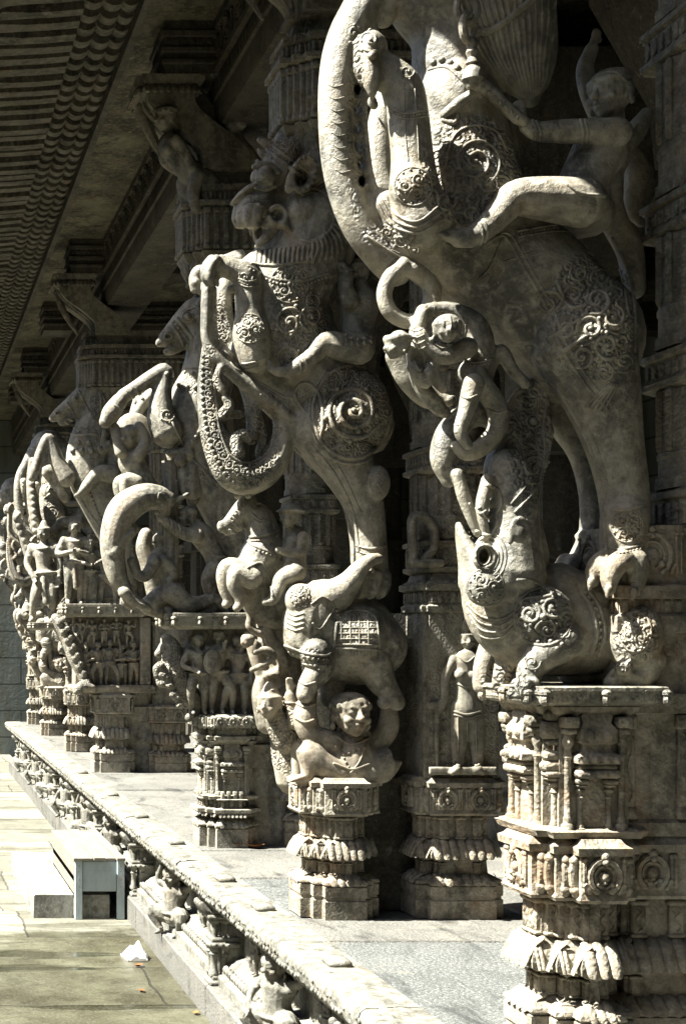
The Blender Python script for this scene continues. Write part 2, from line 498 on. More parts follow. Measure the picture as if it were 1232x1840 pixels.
def pilasters(mb, poly, z0, z1, off, pitch=.16, w=.045, out=.02, seed=0, plain=False):
    H = z1 - z0
    for a, u, n, L in edges(poly, off):
        if L < .03: continue
        if L < .08: ts = [L / 2]
        else:
            k = max(2, round(L / pitch) + 1); ts = np.linspace(w * .55, L - w * .55, k)
        for t in ts:
            c = a + u * t; ww = min(w, L * .7)
            M = Matrix.Translation(c + UP * z0) @ Matrix((u, n, UP)).transposed().to_4x4()
            mb.box(-ww / 2, ww / 2, -.01, out, 0, H, .004, M)
            mb.box(-ww * .66, ww * .66, -.01, out * 1.3, H * .86, H - .001, .004, M)
            mb.box(-ww * .6, ww * .6, -.01, out * 1.25, .001, H * .12, .004, M)
            if not plain:
                P = [tuple(M @ V((ww * .22 * math.sin(q * 2 * PI * 1.5), out, H * (.17 + .64 * q)))) for q in np.linspace(0, 1, 12)]
                mb.tube(P, ww * .1, seg=5, cap=1)
def colonnette(mb, c, h, r, seg=10):
    """turned dwarf column with square base and capital"""
    mb.box(c[0] - r * 1.35, c[0] + r * 1.35, c[1] - r * 1.35, c[1] + r * 1.35, c[2], c[2] + h * .1, .004)
    pr = [(r * 1.2, .1), (r * 1.25, .13), (r * .85, .17), (r * .8, .3), (r * 1.0, .33), (r * .8, .36), (r * .78, .58), (r * 1.05, .61), (r * .75, .65), (r * .8, .7), (r * 1.3, .76), (r * 1.35, .8), (r * .9, .84), (r * 1.0, .88), (r * 1.5, .93)]
    mb.lathe(c, [(a, b * h) for a, b in pr], seg)
    mb.box(c[0] - r * 1.6, c[0] + r * 1.6, c[1] - r * 1.6, c[1] + r * 1.6, c[2] + h * .92, c[2] + h, .004)
# ---------------------------------------------------------------- materials
class NT:
    def __init__(s, name):
        s.m = bpy.data.materials.new(name); s.m.use_nodes = True
        s.t = s.m.node_tree; s.n = s.t.nodes; s.bs = s.n['Principled BSDF']
    def new(s, t, **k):
        x = s.n.new(t)
        for a, b in k.items(): setattr(x, a, b)
        return x
    def lk(s, a, b): s.t.links.new(a, b)
    def pos(s, scale=(1, 1, 1)):
        g = s.new('ShaderNodeNewGeometry'); m = s.new('ShaderNodeMapping'); s.lk(g.outputs['Position'], m.inputs['Vector']); m.inputs['Scale'].default_value = scale
        return m.outputs['Vector']
    def noise(s, vec, scale, det=4, rough=.55, dist=0):
        x = s.new('ShaderNodeTexNoise'); s.lk(vec, x.inputs['Vector'])
        x.inputs['Scale'].default_value = scale; x.inputs['Detail'].default_value = det; x.inputs['Roughness'].default_value = rough; x.inputs['Distortion'].default_value = dist
        return x.outputs['Fac']
    def ramp(s, fac, stops):
        x = s.new('ShaderNodeValToRGB'); s.lk(fac, x.inputs['Fac'])
        e = x.color_ramp.elements
        e[0].position, e[0].color = stops[0][0], (*stops[0][1], 1)
        e[1].position, e[1].color = stops[-1][0], (*stops[-1][1], 1)
        for p, c in stops[1:-1]:
            q = e.new(p); q.color = (*c, 1)
        return x.outputs['Color']
    def mr(s, v, a, b, c=0, d=1):
        x = s.new('ShaderNodeMapRange'); s.lk(v, x.inputs['Value'])
        for i, q in zip(('From Min', 'From Max', 'To Min', 'To Max'), (a, b, c, d)): x.inputs[i].default_value = q
        return x.outputs['Result']
    def mix(s, f, a, b, mode='MIX'):
        x = s.new('ShaderNodeMix', data_type='RGBA', blend_type=mode)
        for i, q in ((0, f), (6, a), (7, b)):
            if hasattr(q, 'links'): s.lk(q, x.inputs[i])
            elif isinstance(q, tuple): x.inputs[i].default_value = (*q, 1)
            else: x.inputs[i].default_value = q
        return x.outputs[2]
    def math(s, op, a, b=None, c=None):
        x = s.new('ShaderNodeMath', operation=op)
        for i, q in enumerate((a, b, c)):
            if q is None: continue
            if hasattr(q, 'links'): s.lk(q, x.inputs[i])
            else: x.inputs[i].default_value = q
        return x.outputs[0]
    def bump(s, h, strength, dist, prev=None):
        x = s.new('ShaderNodeBump'); s.lk(h, x.inputs['Height']); x.inputs['Strength'].default_value = strength; x.inputs['Distance'].default_value = dist
        if prev is not None: s.lk(prev, x.inputs['Normal'])
        return x.outputs['Normal']
    def fin(s, col, rough, normal=None, spec=.3):
        b = s.bs
        if hasattr(col, 'links'): s.lk(col, b.inputs['Base Color'])
        else: b.inputs['Base Color'].default_value = (*col, 1)
        if hasattr(rough, 'links'): s.lk(rough, b.inputs['Roughness'])
        else: b.inputs['Roughness'].default_value = rough
        b.inputs['Specular IOR Level'].default_value = spec
        if normal is not None: s.lk(normal, b.inputs['Normal'])
        return s.m

def stone(name, ca, cb, stain, rust, rough=.62, wear=.5, pat=26, grain=1.0, pit=1.0, spec=.3):
    """old carved granite: two tones, dark water stains, ochre patches, small filigree where the attribute 'orn' is set"""
    t = NT(name); p = t.pos(); st = t.pos((1, 1, .22))
    big = t.noise(p, 2.6, 5, .6); med = t.noise(p, 11, 6, .65); fine = t.noise(p, 85, 4, .7); streak = t.noise(st, 5.5, 5, .6, .6)
    mot = t.noise(p, 27, 6, .68, .4)
    c = t.mix(t.mr(big, .38, .62), ca, cb)
    c = t.mix(t.mr(t.noise(p, 4.2, 6, .7, 1.2), .52, .67, 0, .8), c, rust)
    c = t.mix(t.mr(streak, .49, .63, 0, .85), c, stain)
    soot = t.noise(t.pos((1, 1, .45)), 3.1, 6, .7, .9)
    c = t.mix(t.mr(soot, .55, .66, 0, .8), c, tuple(q * .55 for q in stain))
    c = t.mix(t.mr(t.noise(p, 6.5, 6, .75, .8), .60, .68, 0, .55), c, (.30, .30, .255))
    c = t.mix(t.mr(mot, .48, .66, 0, .55), c, tuple(min(.5, q * 1.55) for q in ca))
    c = t.mix(t.mr(med, .50, .34, 0, .6), c, t.mix(1.0, c, (.40, .40, .40), 'MULTIPLY'))
    c = t.mix(t.mr(mot, .45, .30, 0, .6), c, (.045, .045, .034))
    c = t.mix(t.mr(fine, .58, .75, 0, .4), c, (.42, .41, .34))
    c = t.mix(t.mr(fine, .42, .25, 0, .6), c, (.03, .03, .024))
    at = t.new('ShaderNodeAttribute', attribute_name='orn')
    # filigree: every cell of a jittered grid turns into a small spiral
    g = t.new('ShaderNodeNewGeometry'); sp = t.new('ShaderNodeSeparateXYZ'); t.lk(g.outputs['Position'], sp.inputs[0])
    cb_ = t.new('ShaderNodeCombineXYZ'); t.lk(t.math('SUBTRACT', sp.outputs[0], t.math('MULTIPLY', sp.outputs[1], .35)), cb_.inputs[0]); t.lk(sp.outputs[2], cb_.inputs[1])
    nz = t.new('ShaderNodeTexNoise'); t.lk(cb_.outputs[0], nz.inputs['Vector']); nz.inputs['Scale'].default_value = pat * .8
    wv = t.new('ShaderNodeVectorMath', operation='MULTIPLY_ADD'); t.lk(nz.outputs['Color'], wv.inputs[0]); wv.inputs[1].default_value = (.35 / pat,) * 3; t.lk(cb_.outputs[0], wv.inputs[2])
    vo = t.new('ShaderNodeTexVoronoi', voronoi_dimensions='2D'); t.lk(wv.outputs[0], vo.inputs['Vector']); vo.inputs['Scale'].default_value = pat; vo.inputs['Randomness'].default_value = .7
    dl = t.new('ShaderNodeVectorMath', operation='SUBTRACT'); t.lk(wv.outputs[0], dl.inputs[0]); t.lk(vo.outputs['Position'], dl.inputs[1])
    sx = t.new('ShaderNodeSeparateXYZ'); t.lk(dl.outputs[0], sx.inputs[0])
    ang = t.math('ARCTAN2', sx.outputs[1], sx.outputs[0])
    ph = t.math('MULTIPLY_ADD', vo.outputs['Distance'], 15.0, ang)
    spi = t.math('SINE', ph)
    bead = t.mr(t.noise(p, pat * 3.4, 2, .5), .35, .65, -.5, .5)
    fil = t.math('MULTIPLY', t.math('MULTIPLY_ADD', spi, .6, bead), at.outputs['Fac'])
    h1 = t.math('ADD', t.math('MULTIPLY_ADD', med, .5, t.math('MULTIPLY', fine, .35 * grain)), t.math('MULTIPLY', mot, .7))
    nrm = t.bump(h1, .6 * pit, .018)
    nrm = t.bump(fil, .8, .010, nrm)
    ro = t.mr(t.math('ADD', t.math('MULTIPLY', med, .5), t.math('MULTIPLY', big, .5)), .38, .62, rough - .2, rough + .2)
    return t.fin(c, ro, nrm, spec)

M = {}
M['p1'] = stone('stone_green_grey', (.242, .230, .182), (.205, .182, .138), (.085, .084, .070), (.20, .145, .08), .50, spec=.4)
M['p2'] = stone('stone_brown_grey', (.248, .234, .185), (.21, .19, .145), (.085, .084, .07), (.205, .145, .085), .56)
M['p3'] = stone('stone_grey', (.25, .238, .188), (.215, .195, .152), (.09, .088, .072), (.21, .16, .11), .6)
M['base'] = stone('stone_base', (.238, .218, .168), (.203, .172, .128), (.09, .085, .065), (.215, .14, .078), .68, pit=.38)
M['shaft'] = stone('stone_shaft', (.205, .193, .152), (.173, .153, .112), (.08, .082, .065), (.17, .125, .08), .7, pit=.38)
M['dark'] = stone('stone_dark', (.075, .07, .052), (.055, .052, .04), (.03, .028, .022), (.085, .06, .036), .75)  # darker stone for beams, hall pillars, one tie wall and the unseen blocks
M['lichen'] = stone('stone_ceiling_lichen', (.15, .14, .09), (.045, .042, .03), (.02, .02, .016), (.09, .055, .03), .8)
M['plinth'] = stone('stone_plinth', (.165, .162, .135), (.125, .122, .10), (.06, .058, .046), (.125, .10, .07), .75, pit=.9)
M['eave'] = stone('stone_eave', (.125, .118, .09), (.085, .08, .06), (.04, .037, .03), (.11, .075, .045), .75, pit=1.3)

def granite_floor(name, ca, cb, spk):
    t = NT(name); p = t.pos(); pl = t.pos((1, .35, 1))
    sp = t.noise(p, 75, 3, .7); big = t.noise(p, 1.6, 5, .6); st = t.noise(pl, 6, 5, .65, .5)
    c = t.mix(t.mr(big, .35, .65), ca, cb)
    c = t.mix(t.mr(sp, .54, .66, 0, .75), c, tuple(q * .3 for q in ca))
    c = t.mix(t.mr(sp, .46, .36, 0, spk), c, (.32, .32, .30))
    c = t.mix(t.mr(st, .55, .68, 0, .85), c, tuple(q * .33 for q in ca))
    c = t.mix(t.mr(t.noise(p, 5, 7, .75, 1.2), .52, .66, 0, .6), c, tuple(q * .5 for q in cb))
    c = t.mix(t.mr(t.noise(p, 3.3, 6, .7, .5), .56, .72, 0, .5), c, (.21, .19, .14))
    n = t.bump(t.math('MULTIPLY_ADD', sp, .6, big), .8, .02)
    return t.fin(c, .72, n, .25)
M['floor_dark'] = granite_floor('grey_granite_floor', (.07, .074, .07), (.095, .10, .092), .4)
M['floor'] = granite_floor('pale_granite_floor', (.085, .084, .074), (.125, .122, .106), .25)

def paving():
    t = NT('court_paving'); p = t.pos()
    br = t.new('ShaderNodeTexBrick'); mp = t.new('ShaderNodeMapping'); t.lk(p, mp.inputs['Vector']); mp.inputs['Location'].default_value = (.43, .2, 0)
    wob = t.new('ShaderNodeTexNoise'); t.lk(mp.outputs[0], wob.inputs['Vector']); wob.inputs['Scale'].default_value = 2.6; wob.inputs['Detail'].default_value = 4
    wv = t.new('ShaderNodeVectorMath', operation='MULTIPLY_ADD'); t.lk(wob.outputs['Color'], wv.inputs[0]); wv.inputs[1].default_value = (.09, .09, 0); t.lk(mp.outputs[0], wv.inputs[2])
    t.lk(wv.outputs[0], br.inputs['Vector']); br.offset = .37; br.squash = 1.45; br.squash_frequency = 3
    br.inputs['Scale'].default_value = 1.0; br.inputs['Brick Width'].default_value = 1.35; br.inputs['Row Height'].default_value = .92
    br.inputs['Mortar Size'].default_value = .010; br.inputs['Mortar Smooth'].default_value = .4; br.inputs['Color1'].default_value = (1, 1, 1, 1); br.inputs['Color2'].default_value = (.55, .55, .50, 1); br.inputs['Mortar'].default_value = (.3, .29, .25, 1)
    br.inputs['Bias'].default_value = 0
    sp = t.noise(p, 55, 3, .7); big = t.noise(p, 1.3, 5, .6, .8)
    c = t.mix(t.mr(big, .35, .65), (.155, .152, .122), (.20, .195, .16))
    # the water that was thrown over the near paving: its edge runs along the slabs
    ly = t.new('ShaderNodeSeparateXYZ'); t.lk(p, ly.inputs[0])
    wn = t.noise(t.pos((.45, 1.3, 1)), 2.2, 5, .6, .6)
    edge = t.math('MULTIPLY_ADD', wn, 2.4, ly.outputs[1])
    wet = t.mr(t.math('MULTIPLY_ADD', t.noise(p, 6, 5, .7), .8, edge), 11.75, 11.25)
    pat = t.mr(t.noise(t.pos((.25, 1.25, 1)), 2.3, 4, .6, .4), .54, .60)        # separate damp marks farther off
    dampmask = t.math('MAXIMUM', wet, t.math('MULTIPLY', pat, .6))
    damp = t.mix(t.mr(t.noise(p, 2.1, 5, .6), .4, .62), (.085, .084, .054), (.038, .035, .017))
    pud = t.math('MULTIPLY', t.mr(t.noise(t.pos((.35, 1.5, 1)), 1.7, 3, .5, .3), .56, .60), wet)
    c = t.mix(dampmask, c, damp)
    c = t.mix(pud, c, (.035, .035, .022))
    c = t.mix(t.mr(t.noise(p, 7, 7, .75, .9), .46, .62, 0, .7), c, t.mix(1.0, c, (.5, .48, .40), 'MULTIPLY'))
    c = t.mix(t.mr(sp, .5, .72, 0, .5), c, t.mix(1.0, c, (.55, .53, .45), 'MULTIPLY'))
    c = t.mix(t.mr(sp, .45, .3, 0, .2), c, (.24, .23, .19))
    c = t.mix(1.0, c, br.outputs['Color'], 'MULTIPLY')
    ro = t.mix(pud, t.mix(dampmask, (.8, .8, .8), (.5, .5, .5)), (.12, .12, .12))
    h = t.math('MULTIPLY', t.math('MULTIPLY_ADD', sp, .5, t.math('MULTIPLY', br.outputs['Fac'], -1.2)), t.mr(pud, 0, 1, 1, .08))
    n = t.bump(h, .6, .015)
    x = t.new('ShaderNodeSeparateColor'); t.lk(ro, x.inputs[0])
    return t.fin(c, x.outputs[0], n, .4)
M['ground'] = paving()

def masonry():
    t = NT('block_masonry'); p = t.pos()
    rot = t.new('ShaderNodeMapping'); t.lk(p, rot.inputs['Vector']); rot.inputs['Rotation'].default_value = (math.radians(90), 0, 0)
    br = t.new('ShaderNodeTexBrick'); g = t.new('ShaderNodeNewGeometry'); s = t.new('ShaderNodeSeparateXYZ'); t.lk(g.outputs['Position'], s.inputs[0])
    c2 = t.new('ShaderNodeCombineXYZ'); t.lk(t.math('ADD', s.outputs[0], s.outputs[1]), c2.inputs[0]); t.lk(s.outputs[2], c2.inputs[1])
    t.lk(c2.outputs[0], br.inputs['Vector']); br.inputs['Scale'].default_value = 1; br.inputs['Brick Width'].default_value = 1.3; br.inputs['Row Height'].default_value = .46
    br.inputs['Mortar Size'].default_value = .012; br.inputs['Color1'].default_value = (1, 1, 1, 1); br.inputs['Color2'].default_value = (.75, .76, .75, 1); br.inputs['Mortar'].default_value = (.35, .35, .33, 1)
    big = t.noise(p, 1.1, 5, .6); st = t.noise(t.pos((1, 1, .2)), 3, 5, .6)
    c = t.mix(t.mr(big, .35, .65), (.15, .175, .16), (.20, .21, .18)); c = t.mix(t.mr(st, .52, .68, 0, .8), c, (.12, .12, .09))
    c = t.mix(1.0, c, br.outputs['Color'], 'MULTIPLY')
    n = t.bump(t.math('MULTIPLY_ADD', t.noise(p, 14, 5, .7), .5, t.math('MULTIPLY', br.outputs['Fac'], -1)), .7, .03)
    return t.fin(c, .85, n, .2)
M['wall'] = masonry()

def painted_wood(name, a, b, axis=(1, .08, 1)):
    t = NT(name); p = t.pos(); g = t.noise(t.pos(axis), 60, 5, .65, .3); big = t.noise(p, 6, 5, .6)
    c = t.mix(t.mr(g, .35, .7), a, b)
    c = t.mix(t.mr(big, .58, .7, 0, .6), c, (.30, .29, .24))
    n = t.bump(g, .5, .006)
    return t.fin(c, .6, n, .3)
M['wood'] = painted_wood('blue_grey_paint', (.34, .40, .41), (.28, .335, .345), (.6, .6, .2))  # blue grey paint, made bluer and lighter in place of missing sky light
M['woodtop'] = painted_wood('bleached_wood', (.17, .16, .13), (.125, .115, .09))

def plain(name, col, rough=.8, nz=30, var=.75):
    t = NT(name); p = t.pos(); n = t.noise(p, nz, 5, .6)
    c = t.mix(t.mr(n, .35, .65), col, tuple(q * var for q in col))
    return t.fin(c, rough, t.bump(n, .5, .01), .2)
M['low_bounce'] = plain('low_bounce_ground', (.085, .075, .05), .95, 3, .7)  # dark tone chosen so the unseen ground bounces little light
M['cloth'] = plain('white_cloth', (.80, .79, .76), .9, 20, .93)
M['leaf'] = plain('dry_leaf', (.17, .075, .03), .7, 60, .6)
M['crumb'] = plain('orange_petals', (.24, .11, .035), .7, 60, .7)
M['granite_rough'] = stone('rough_granite', (.25, .245, .21), (.20, .195, .165), (.10, .10, .085), (.20, .175, .13), .8, pit=1.6)
# ---------------------------------------------------------------- camera, light
cam = bpy.data.objects.new('camera', bpy.data.cameras.new('camera')); COL.objects.link(cam); SC.camera = cam
cam.location = CAM; cam.rotation_euler = (PI / 2, 0, 0)
cam.data.sensor_fit = 'AUTO'; cam.data.sensor_width = 36; cam.data.lens = F / 1840 * 36
cam.data.shift_x = (616 - VX) / 1840; cam.data.shift_y = (VY - 920) / 1840
cam.data.clip_start = .1; cam.data.clip_end = 300
SUN = V((1.0, .03, -1.38)).normalized()
sl = bpy.data.lights.new('sun', 'SUN'); sl.energy = 5.0; sl.angle = math.radians(.5); sl.color = (1.0, .972, .90)
so = bpy.data.objects.new('sun', sl); COL.objects.link(so); so.rotation_euler = SUN.to_track_quat('-Z', 'Y').to_euler(); so.location = (-6, 0, 12)
w = bpy.data.worlds.new('World'); SC.world = w; w.use_nodes = True
bg = w.node_tree.nodes['Background']; sky = w.node_tree.nodes.new('ShaderNodeTexSky'); sky.sky_type = 'NISHITA'
sky.sun_disc = False; sky.sun_elevation = math.asin(-SUN.z); sky.sun_rotation = math.atan2(-SUN.x, -SUN.y); sky.air_density = 1.2; sky.dust_density = 2.0
w.node_tree.links.new(sky.outputs[0], bg.inputs[0]); bg.inputs[1].default_value = .05
SC.cycles.max_bounces = 6; SC.cycles.diffuse_bounces = 2; SC.cycles.glossy_bounces = 2
SC.view_settings.view_transform = 'Standard'; SC.view_settings.look = 'None'; SC.view_settings.exposure = 2.75; SC.view_settings.gamma = 1

# ---------------------------------------------------------------- the court
GZ = -.76
mb = MB(); mb.box(-.35, 1.9, -40, 26.5, GZ - .3, GZ)
g = obj('court_paving', mb, M['ground'], smooth=False); g['kind'] = 'structure'
mb = MB(); mb.box(-80, -.35, -60, 90, GZ - .3, GZ - .03)
g = obj('unseen_dark_ground', mb, M['low_bounce'], smooth=False); g['kind'] = 'structure'  # out of view, made dark to cut the bounce onto the pillars
PX = [1.74, 1.7]
SCALES = [620, 396, 295, 190, 160, 138, 123]

# platform: floor, carved cornice, recessed frieze, lower mouldings, kerb
plat = thing('temple_platform', (1.75, 12, -.76), 'long carved stone platform whose white sunlit floor carries the row of pillars', 'platform')
YN, YF = 1.0, 21.9
rnd = random.Random(3)
for ya_, yb_, dark in ((YN, 3.1, 1), (3.1, 4.7, 1), (4.7, 6.12, 1), (6.12, 6.62, 0), (6.62, 7.75, 1), (7.75, 8.72, 0), (8.72, 10.4, 0), (10.4, 12.2, 0), (12.2, 13.5, 0), (13.5, 15.4, 0), (15.4, 17.3, 0), (17.3, 19.4, 0), (19.4, YF, 0)):
    for xa_, xb_ in ((1.66, 2.9), (2.9, 4.6), (4.6, 7.2)):
        mb = MB(); mb.box(xa_ + .003, xb_ - .003, ya_ + rnd.uniform(.004, .008), yb_ - rnd.uniform(.004, .008), -.16, rnd.uniform(-.009, .003), .010)
        obj('floor_slab', mb, M['floor_dark' if dark and xa_ < 2 else 'floor'], plat, smooth=False)
mb = MB(); mb.box(1.9, 7.2, YN, YF, -.75, -.165)
obj('core', mb, M['plinth'], plat, smooth=False)
# cornice slabs with a rolled, pitted lip
mb = MB()
y = YN
while y < YF:
    L = rnd.choice((.8, 1.2, 1.6, 2.1)); y1 = min(y + L, YF); o = rnd.uniform(-.003, .003); oz = rnd.uniform(-.002, .003)
    N = max(2, int((y1 - y) / .035))
    R = []
    for i in range(N + 1):
        yy = y + .004 + (y1 - y - .008) * i / N
        j = lambda a: rnd.uniform(-a, a)
        R.append([(1.76, yy, -.175), (1.69, yy, -.15), (1.645 + o + j(.006), yy, -.125 + j(.006)), (1.605 + o + j(.006), yy, -.10 + oz + j(.006)), (1.588 + o + j(.006), yy, -.075 + oz + j(.004)), (1.580 + o + j(.005), yy, -.03 + oz + j(.003)), (1.586 + o + j(.004), yy, -.008 + oz + j(.003)), (1.606 + o + j(.003), yy, .003 + oz + j(.002)), (1.64 + o, yy, .006 + oz + j(.003)), (1.72, yy, .009 + oz * .5 + j(.002)), (1.80, yy, .007)])
    mb.rings([r for r in R])
    y = y1
for i in range(int((YF - 3) / .032)):          # pitted carving along the lip
    yy = 3 + i * .032
    for q in range(2):
        if rnd.random() < .8: mb.ball((1.584 + rnd.uniform(-.003, .006), yy + rnd.uniform(-.008, .008), -.035 - .032 * q + rnd.uniform(-.006, .006)), .009, .013, .012, seg=6, rg=4)
    if rnd.random() < .25: mb.ball((1.62 + rnd.uniform(0, .1), yy, .004), .02, .03, .006, seg=7, rg=4)
for yy in (5.6, 6.75, 7.55, 8.9, 10.2, 11.6, 13.5):       # raised lotus bosses and lifting lugs over the frieze
    mb.box(1.66, 1.75, yy, yy + .13, .0, .035, .012)
obj('cornice_slab', mb, M['plinth'], plat, ang=50)
mb = MB()
mb.prism([(1.90, -.58), (1.70, -.58), (1.70, -.535), (1.735, -.52), (1.74, -.50), (1.76, -.47), (1.80, -.44), (1.84, -.43), (1.84, -.19), (1.90, -.19)], YN, YF)
for i in range(int((YF - 3) / .06)): mb.ball((1.742, 3 + i * .06, -.495), .022, .022, .026, seg=7, rg=5)
for i in range(int((YF - 3) / .09)): mb.ball((1.84, 3 + i * .09, -.22), .02, .03, .03, seg=7, rg=5)
obj('frieze_moulding', mb, M['plinth'], plat, ang=40)
mb = MB(); y = YN
while y < YF:
    y1 = min(y + rnd.choice((1.7, 2.3, 2.6)), YF); o = rnd.uniform(-.006, .006)
    mb.box(1.638 + o, 1.9, y + .002, y1 - .002, -.9, -.58 + rnd.uniform(-.003, .003), .012); y = y1
obj('kerb_course', mb, M['floor'], plat, smooth=False)

# dwarfs and little columns under the cornice
def dwarf_mesh(seedv):
    r = random.Random(seedv)
    pose = dict(head=(0, -.06, .80), hr=.145, neck=(0, -.02, .68), ch=(0, 0, .58), wa=(0, -.03, .42), hp=(0, .0, .28), sl=(-.2, 0, .64), sr=(.2, 0, .64), el=(-.33, -.03, .72), er=(.33, -.03, .72),
                wl=(-.24, -.03, .93), wr=(.24, -.03, .93), kl=(-.27, -.16, .30), kr=(.27, -.16, .30), al=(-.17, -.12, .08), ar=(.17, -.12, .08), hair='cap', fat=1.75)
    if r.random() < .5: pose.update(wl=(-.2, -.22, .36), el=(-.3, -.08, .47))
    if r.random() < .3: pose.update(wr=(.2, -.22, .36), er=(.3, -.08, .47))
    return pose
def plinth_item(kind, yy, seedv, label, grp):
    if kind == 'dwarf':
        mb = MB(); place_fig(mb, 'dwarf%d' % seedv, dwarf_mesh(seedv), (1.725, yy, -.585), .47, rotz=-PI / 2 + .55, vox=.011)
        mb.box(1.67, 1.85, yy - .12, yy + .12, -.59, -.572, .008)
        return obj('dwarf_figure', mb, M['plinth'], plat, ang=None)
    mb = MB(); x = 1.70
    mb.box(x - .045, 1.80, yy - .085, yy + .085, -.585, -.555, .008); mb.box(x - .03, 1.84, yy - .07, yy + .07, -.556, -.525, .006)
    for k in (-1, 1):
        for xx in (x - .018, x + .045):
            mb.lathe((xx, yy + k * .045, -.53), [(.026, 0), (.028, .015), (.018, .03), (.017, .10), (.025, .115), (.018, .125), (.026, .145), (.03, .155)], 9)
    mb.box(x + .02, 1.85, yy - .06, yy + .06, -.53, -.20, .006)
    mb.box(x - .05, 1.82, yy - .09, yy + .09, -.375, -.35, .007); mb.box(x - .035, 1.82, yy - .075, yy + .075, -.35, -.325, .005)
    for k in range(3): mb.ball((x - .048, yy - .055 + .055 * k, -.362), .014, .02, .013, seg=7, rg=5); mb.ball((x - .02 + .035 * k, yy - .09, -.362), .016, .014, .013, seg=7, rg=5)
    for k in (-1, 1):
        for xx in (x - .012, x + .045): mb.lathe((xx, yy + k * .045, -.326), [(.02, 0), (.016, .02), (.024, .05), (.02, .07), (.03, .085)], 9)
    mb.box(x - .04, 1.84, yy - .08, yy + .08, -.242, -.222, .005); mb.box(x - .06, 1.84, yy - .10, yy + .10, -.222, -.20, .007)
    for k in range(3): mb.tube([(x - .02, yy - .06 + .06 * k, -.20), (x - .065, yy - .06 + .06 * k, -.18), (x - .085, yy - .06 + .06 * k, -.15)], [.024, .024, .018], seg=7)
    mb.box(x - .03, 1.85, yy - .09, yy + .09, -.20, -.13, .008)
    return obj('miniature_column', mb, M['plinth'], plat, ang=40)
ys_d = [4.15, 6.6, 9.07, 11.75, 13.25, 14.95, 16.7, 18.2, 19.9]; ys_c = [5.35, 7.83, 10.5, 12.5, 14.1, 15.8, 17.4, 19.0, 20.8]
for i, yy in enumerate(ys_d): plinth_item('dwarf', yy, i % 4, None, None)
for i, yy in enumerate(ys_c): plinth_item('col', yy, i, None, None)
# leafy beasts and small dancers in the panels between
for i, yy in enumerate(sorted(ys_d + ys_c)):
    for k in (-1, 1):
        q = yy + k * .36; mb = MB()
        for t in range(3):
            c = (1.83, q + rnd.uniform(-.05, .05), -.26 - .06 * t)
            mb.tube([(c[0] - .02, c[1] + .045 * math.cos(a) * (1 - a / 14), c[2] + .045 * math.sin(a) * (1 - a / 14)) for a in np.linspace(0, 10, 18)], .014, seg=6)
        mb.tube([(1.835, q, -.22), (1.825, q + .02, -.32), (1.83, q, -.42)], .03, seg=7)
        obj('leaf_curl', mb, M['plinth'], plat, ang=None)
        mb = MB(); place_fig(mb, 'dancer%d' % (i % 3), [dict(el=(-.24, -.03, .66), wl=(-.22, -.08, .84), kl=(-.16, -.08, .3), fat=1.2), dict(er=(.24, -.03, .68), wr=(.3, -.05, .85), hair='bun', kr=(.18, -.06, .3)), dict(wr=(.06, -.13, .6), er=(.2, -.03, .6), hair='cap')][i % 3], (1.80, q + k * .13, -.43), .22, rotz=-PI / 2, vox=.018)
        obj('dancer_figure', mb, M['plinth'], plat, ang=None)

# ---------------------------------------------------------------- roof over the hall with its curved eave
roof = thing('temple_hall', (4, 10, 5.06), 'dark stone temple roof with ribbed overhanging eave seen from below', 'roof')
Y0, Y1 = -3.0, 25.5
mb = MB(); mb.box(1.40, 9.2, Y0, Y1, 5.07, 5.5)
obj('ceiling_slab', mb, M['lichen'], roof, smooth=False)
mb = MB(); P_ = [(1.95, Y0), (2.38, Y0), (2.38, Y1), (1.95, Y1)]
tiers(mb, P_, [(4.45, -.02), (4.50, .0), (4.60, .0), (4.605, .02), (4.63, .02), (4.635, -.01), (4.75, -.01), (4.76, .03), (4.80, .03), (4.81, .0), (5.0, .0), (5.01, .03), (5.068, .03)])
medallions(mb, P_, 4.815, 4.995, .0, .28, .03); teeth(mb, P_, 4.64, 4.74, -.01, .07, .6, .02)
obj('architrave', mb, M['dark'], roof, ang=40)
prof = [(.40, 4.80), (.47, 4.89), (.60, 4.97), (.80, 5.03), (1.09, 5.08)]
mb = MB(); mb.prism(prof + [(1.39, 5.12), (1.39, 5.5), (1.0, 5.45), (.7, 5.3), (.47, 5.08), (.37, 4.86)], Y0, Y1)
obj('eave_slab', mb, M['eave'], roof, ang=60)
def arc(cx, cz, r, a0, a1, n): return [(cx + r * math.cos(a), cz + r * math.sin(a)) for a in np.linspace(a0, a1, n)]
mb = MB(); mr_ = [MB(), MB(), MB()]
y = Y0 + .1
while y < Y1 - .2:
    w_ = .10 + rnd.uniform(-.018, .014); wo = .155 + rnd.uniform(-.012, .008); dj = rnd.uniform(-.012, .012)
    # flat imitation rafters following the curve, standing deeper off the slab towards the inside
    dep = [(.41, .004), (.47, .01), (.60, .02), (.75, .06), (.9, .085), (1.075, .10)]
    R = []
    for x, d in dep:
        z = np.interp(x, [a for a, b in prof], [b for a, b in prof])
        wv = wo + (w_ - wo) * min(1, max(0, (x - .4) / .35)); c = y + .09
        d += dj * min(1, d / .05); R.append([(x, c - wv / 2, z + .02), (x, c + wv / 2, z + .02), (x, c + wv / 2, z - d), (x, c - wv / 2, z - d)])
    mb.rings(R)
    for k, (xc, rr, zc) in enumerate(((1.135, .075, 5.07), (1.255, .07, 5.06), (1.35, .055, 5.04))):
        A = arc(xc, zc, rr, PI * 1.0, PI * 1.93, 8)
        yo = y + rnd.uniform(-.014, .014)
        mr_[k].prism(A + [(xc + rr, zc + .05), (xc - rr, zc + .05)], yo + .04, yo + .04 + .09)
    y += .18
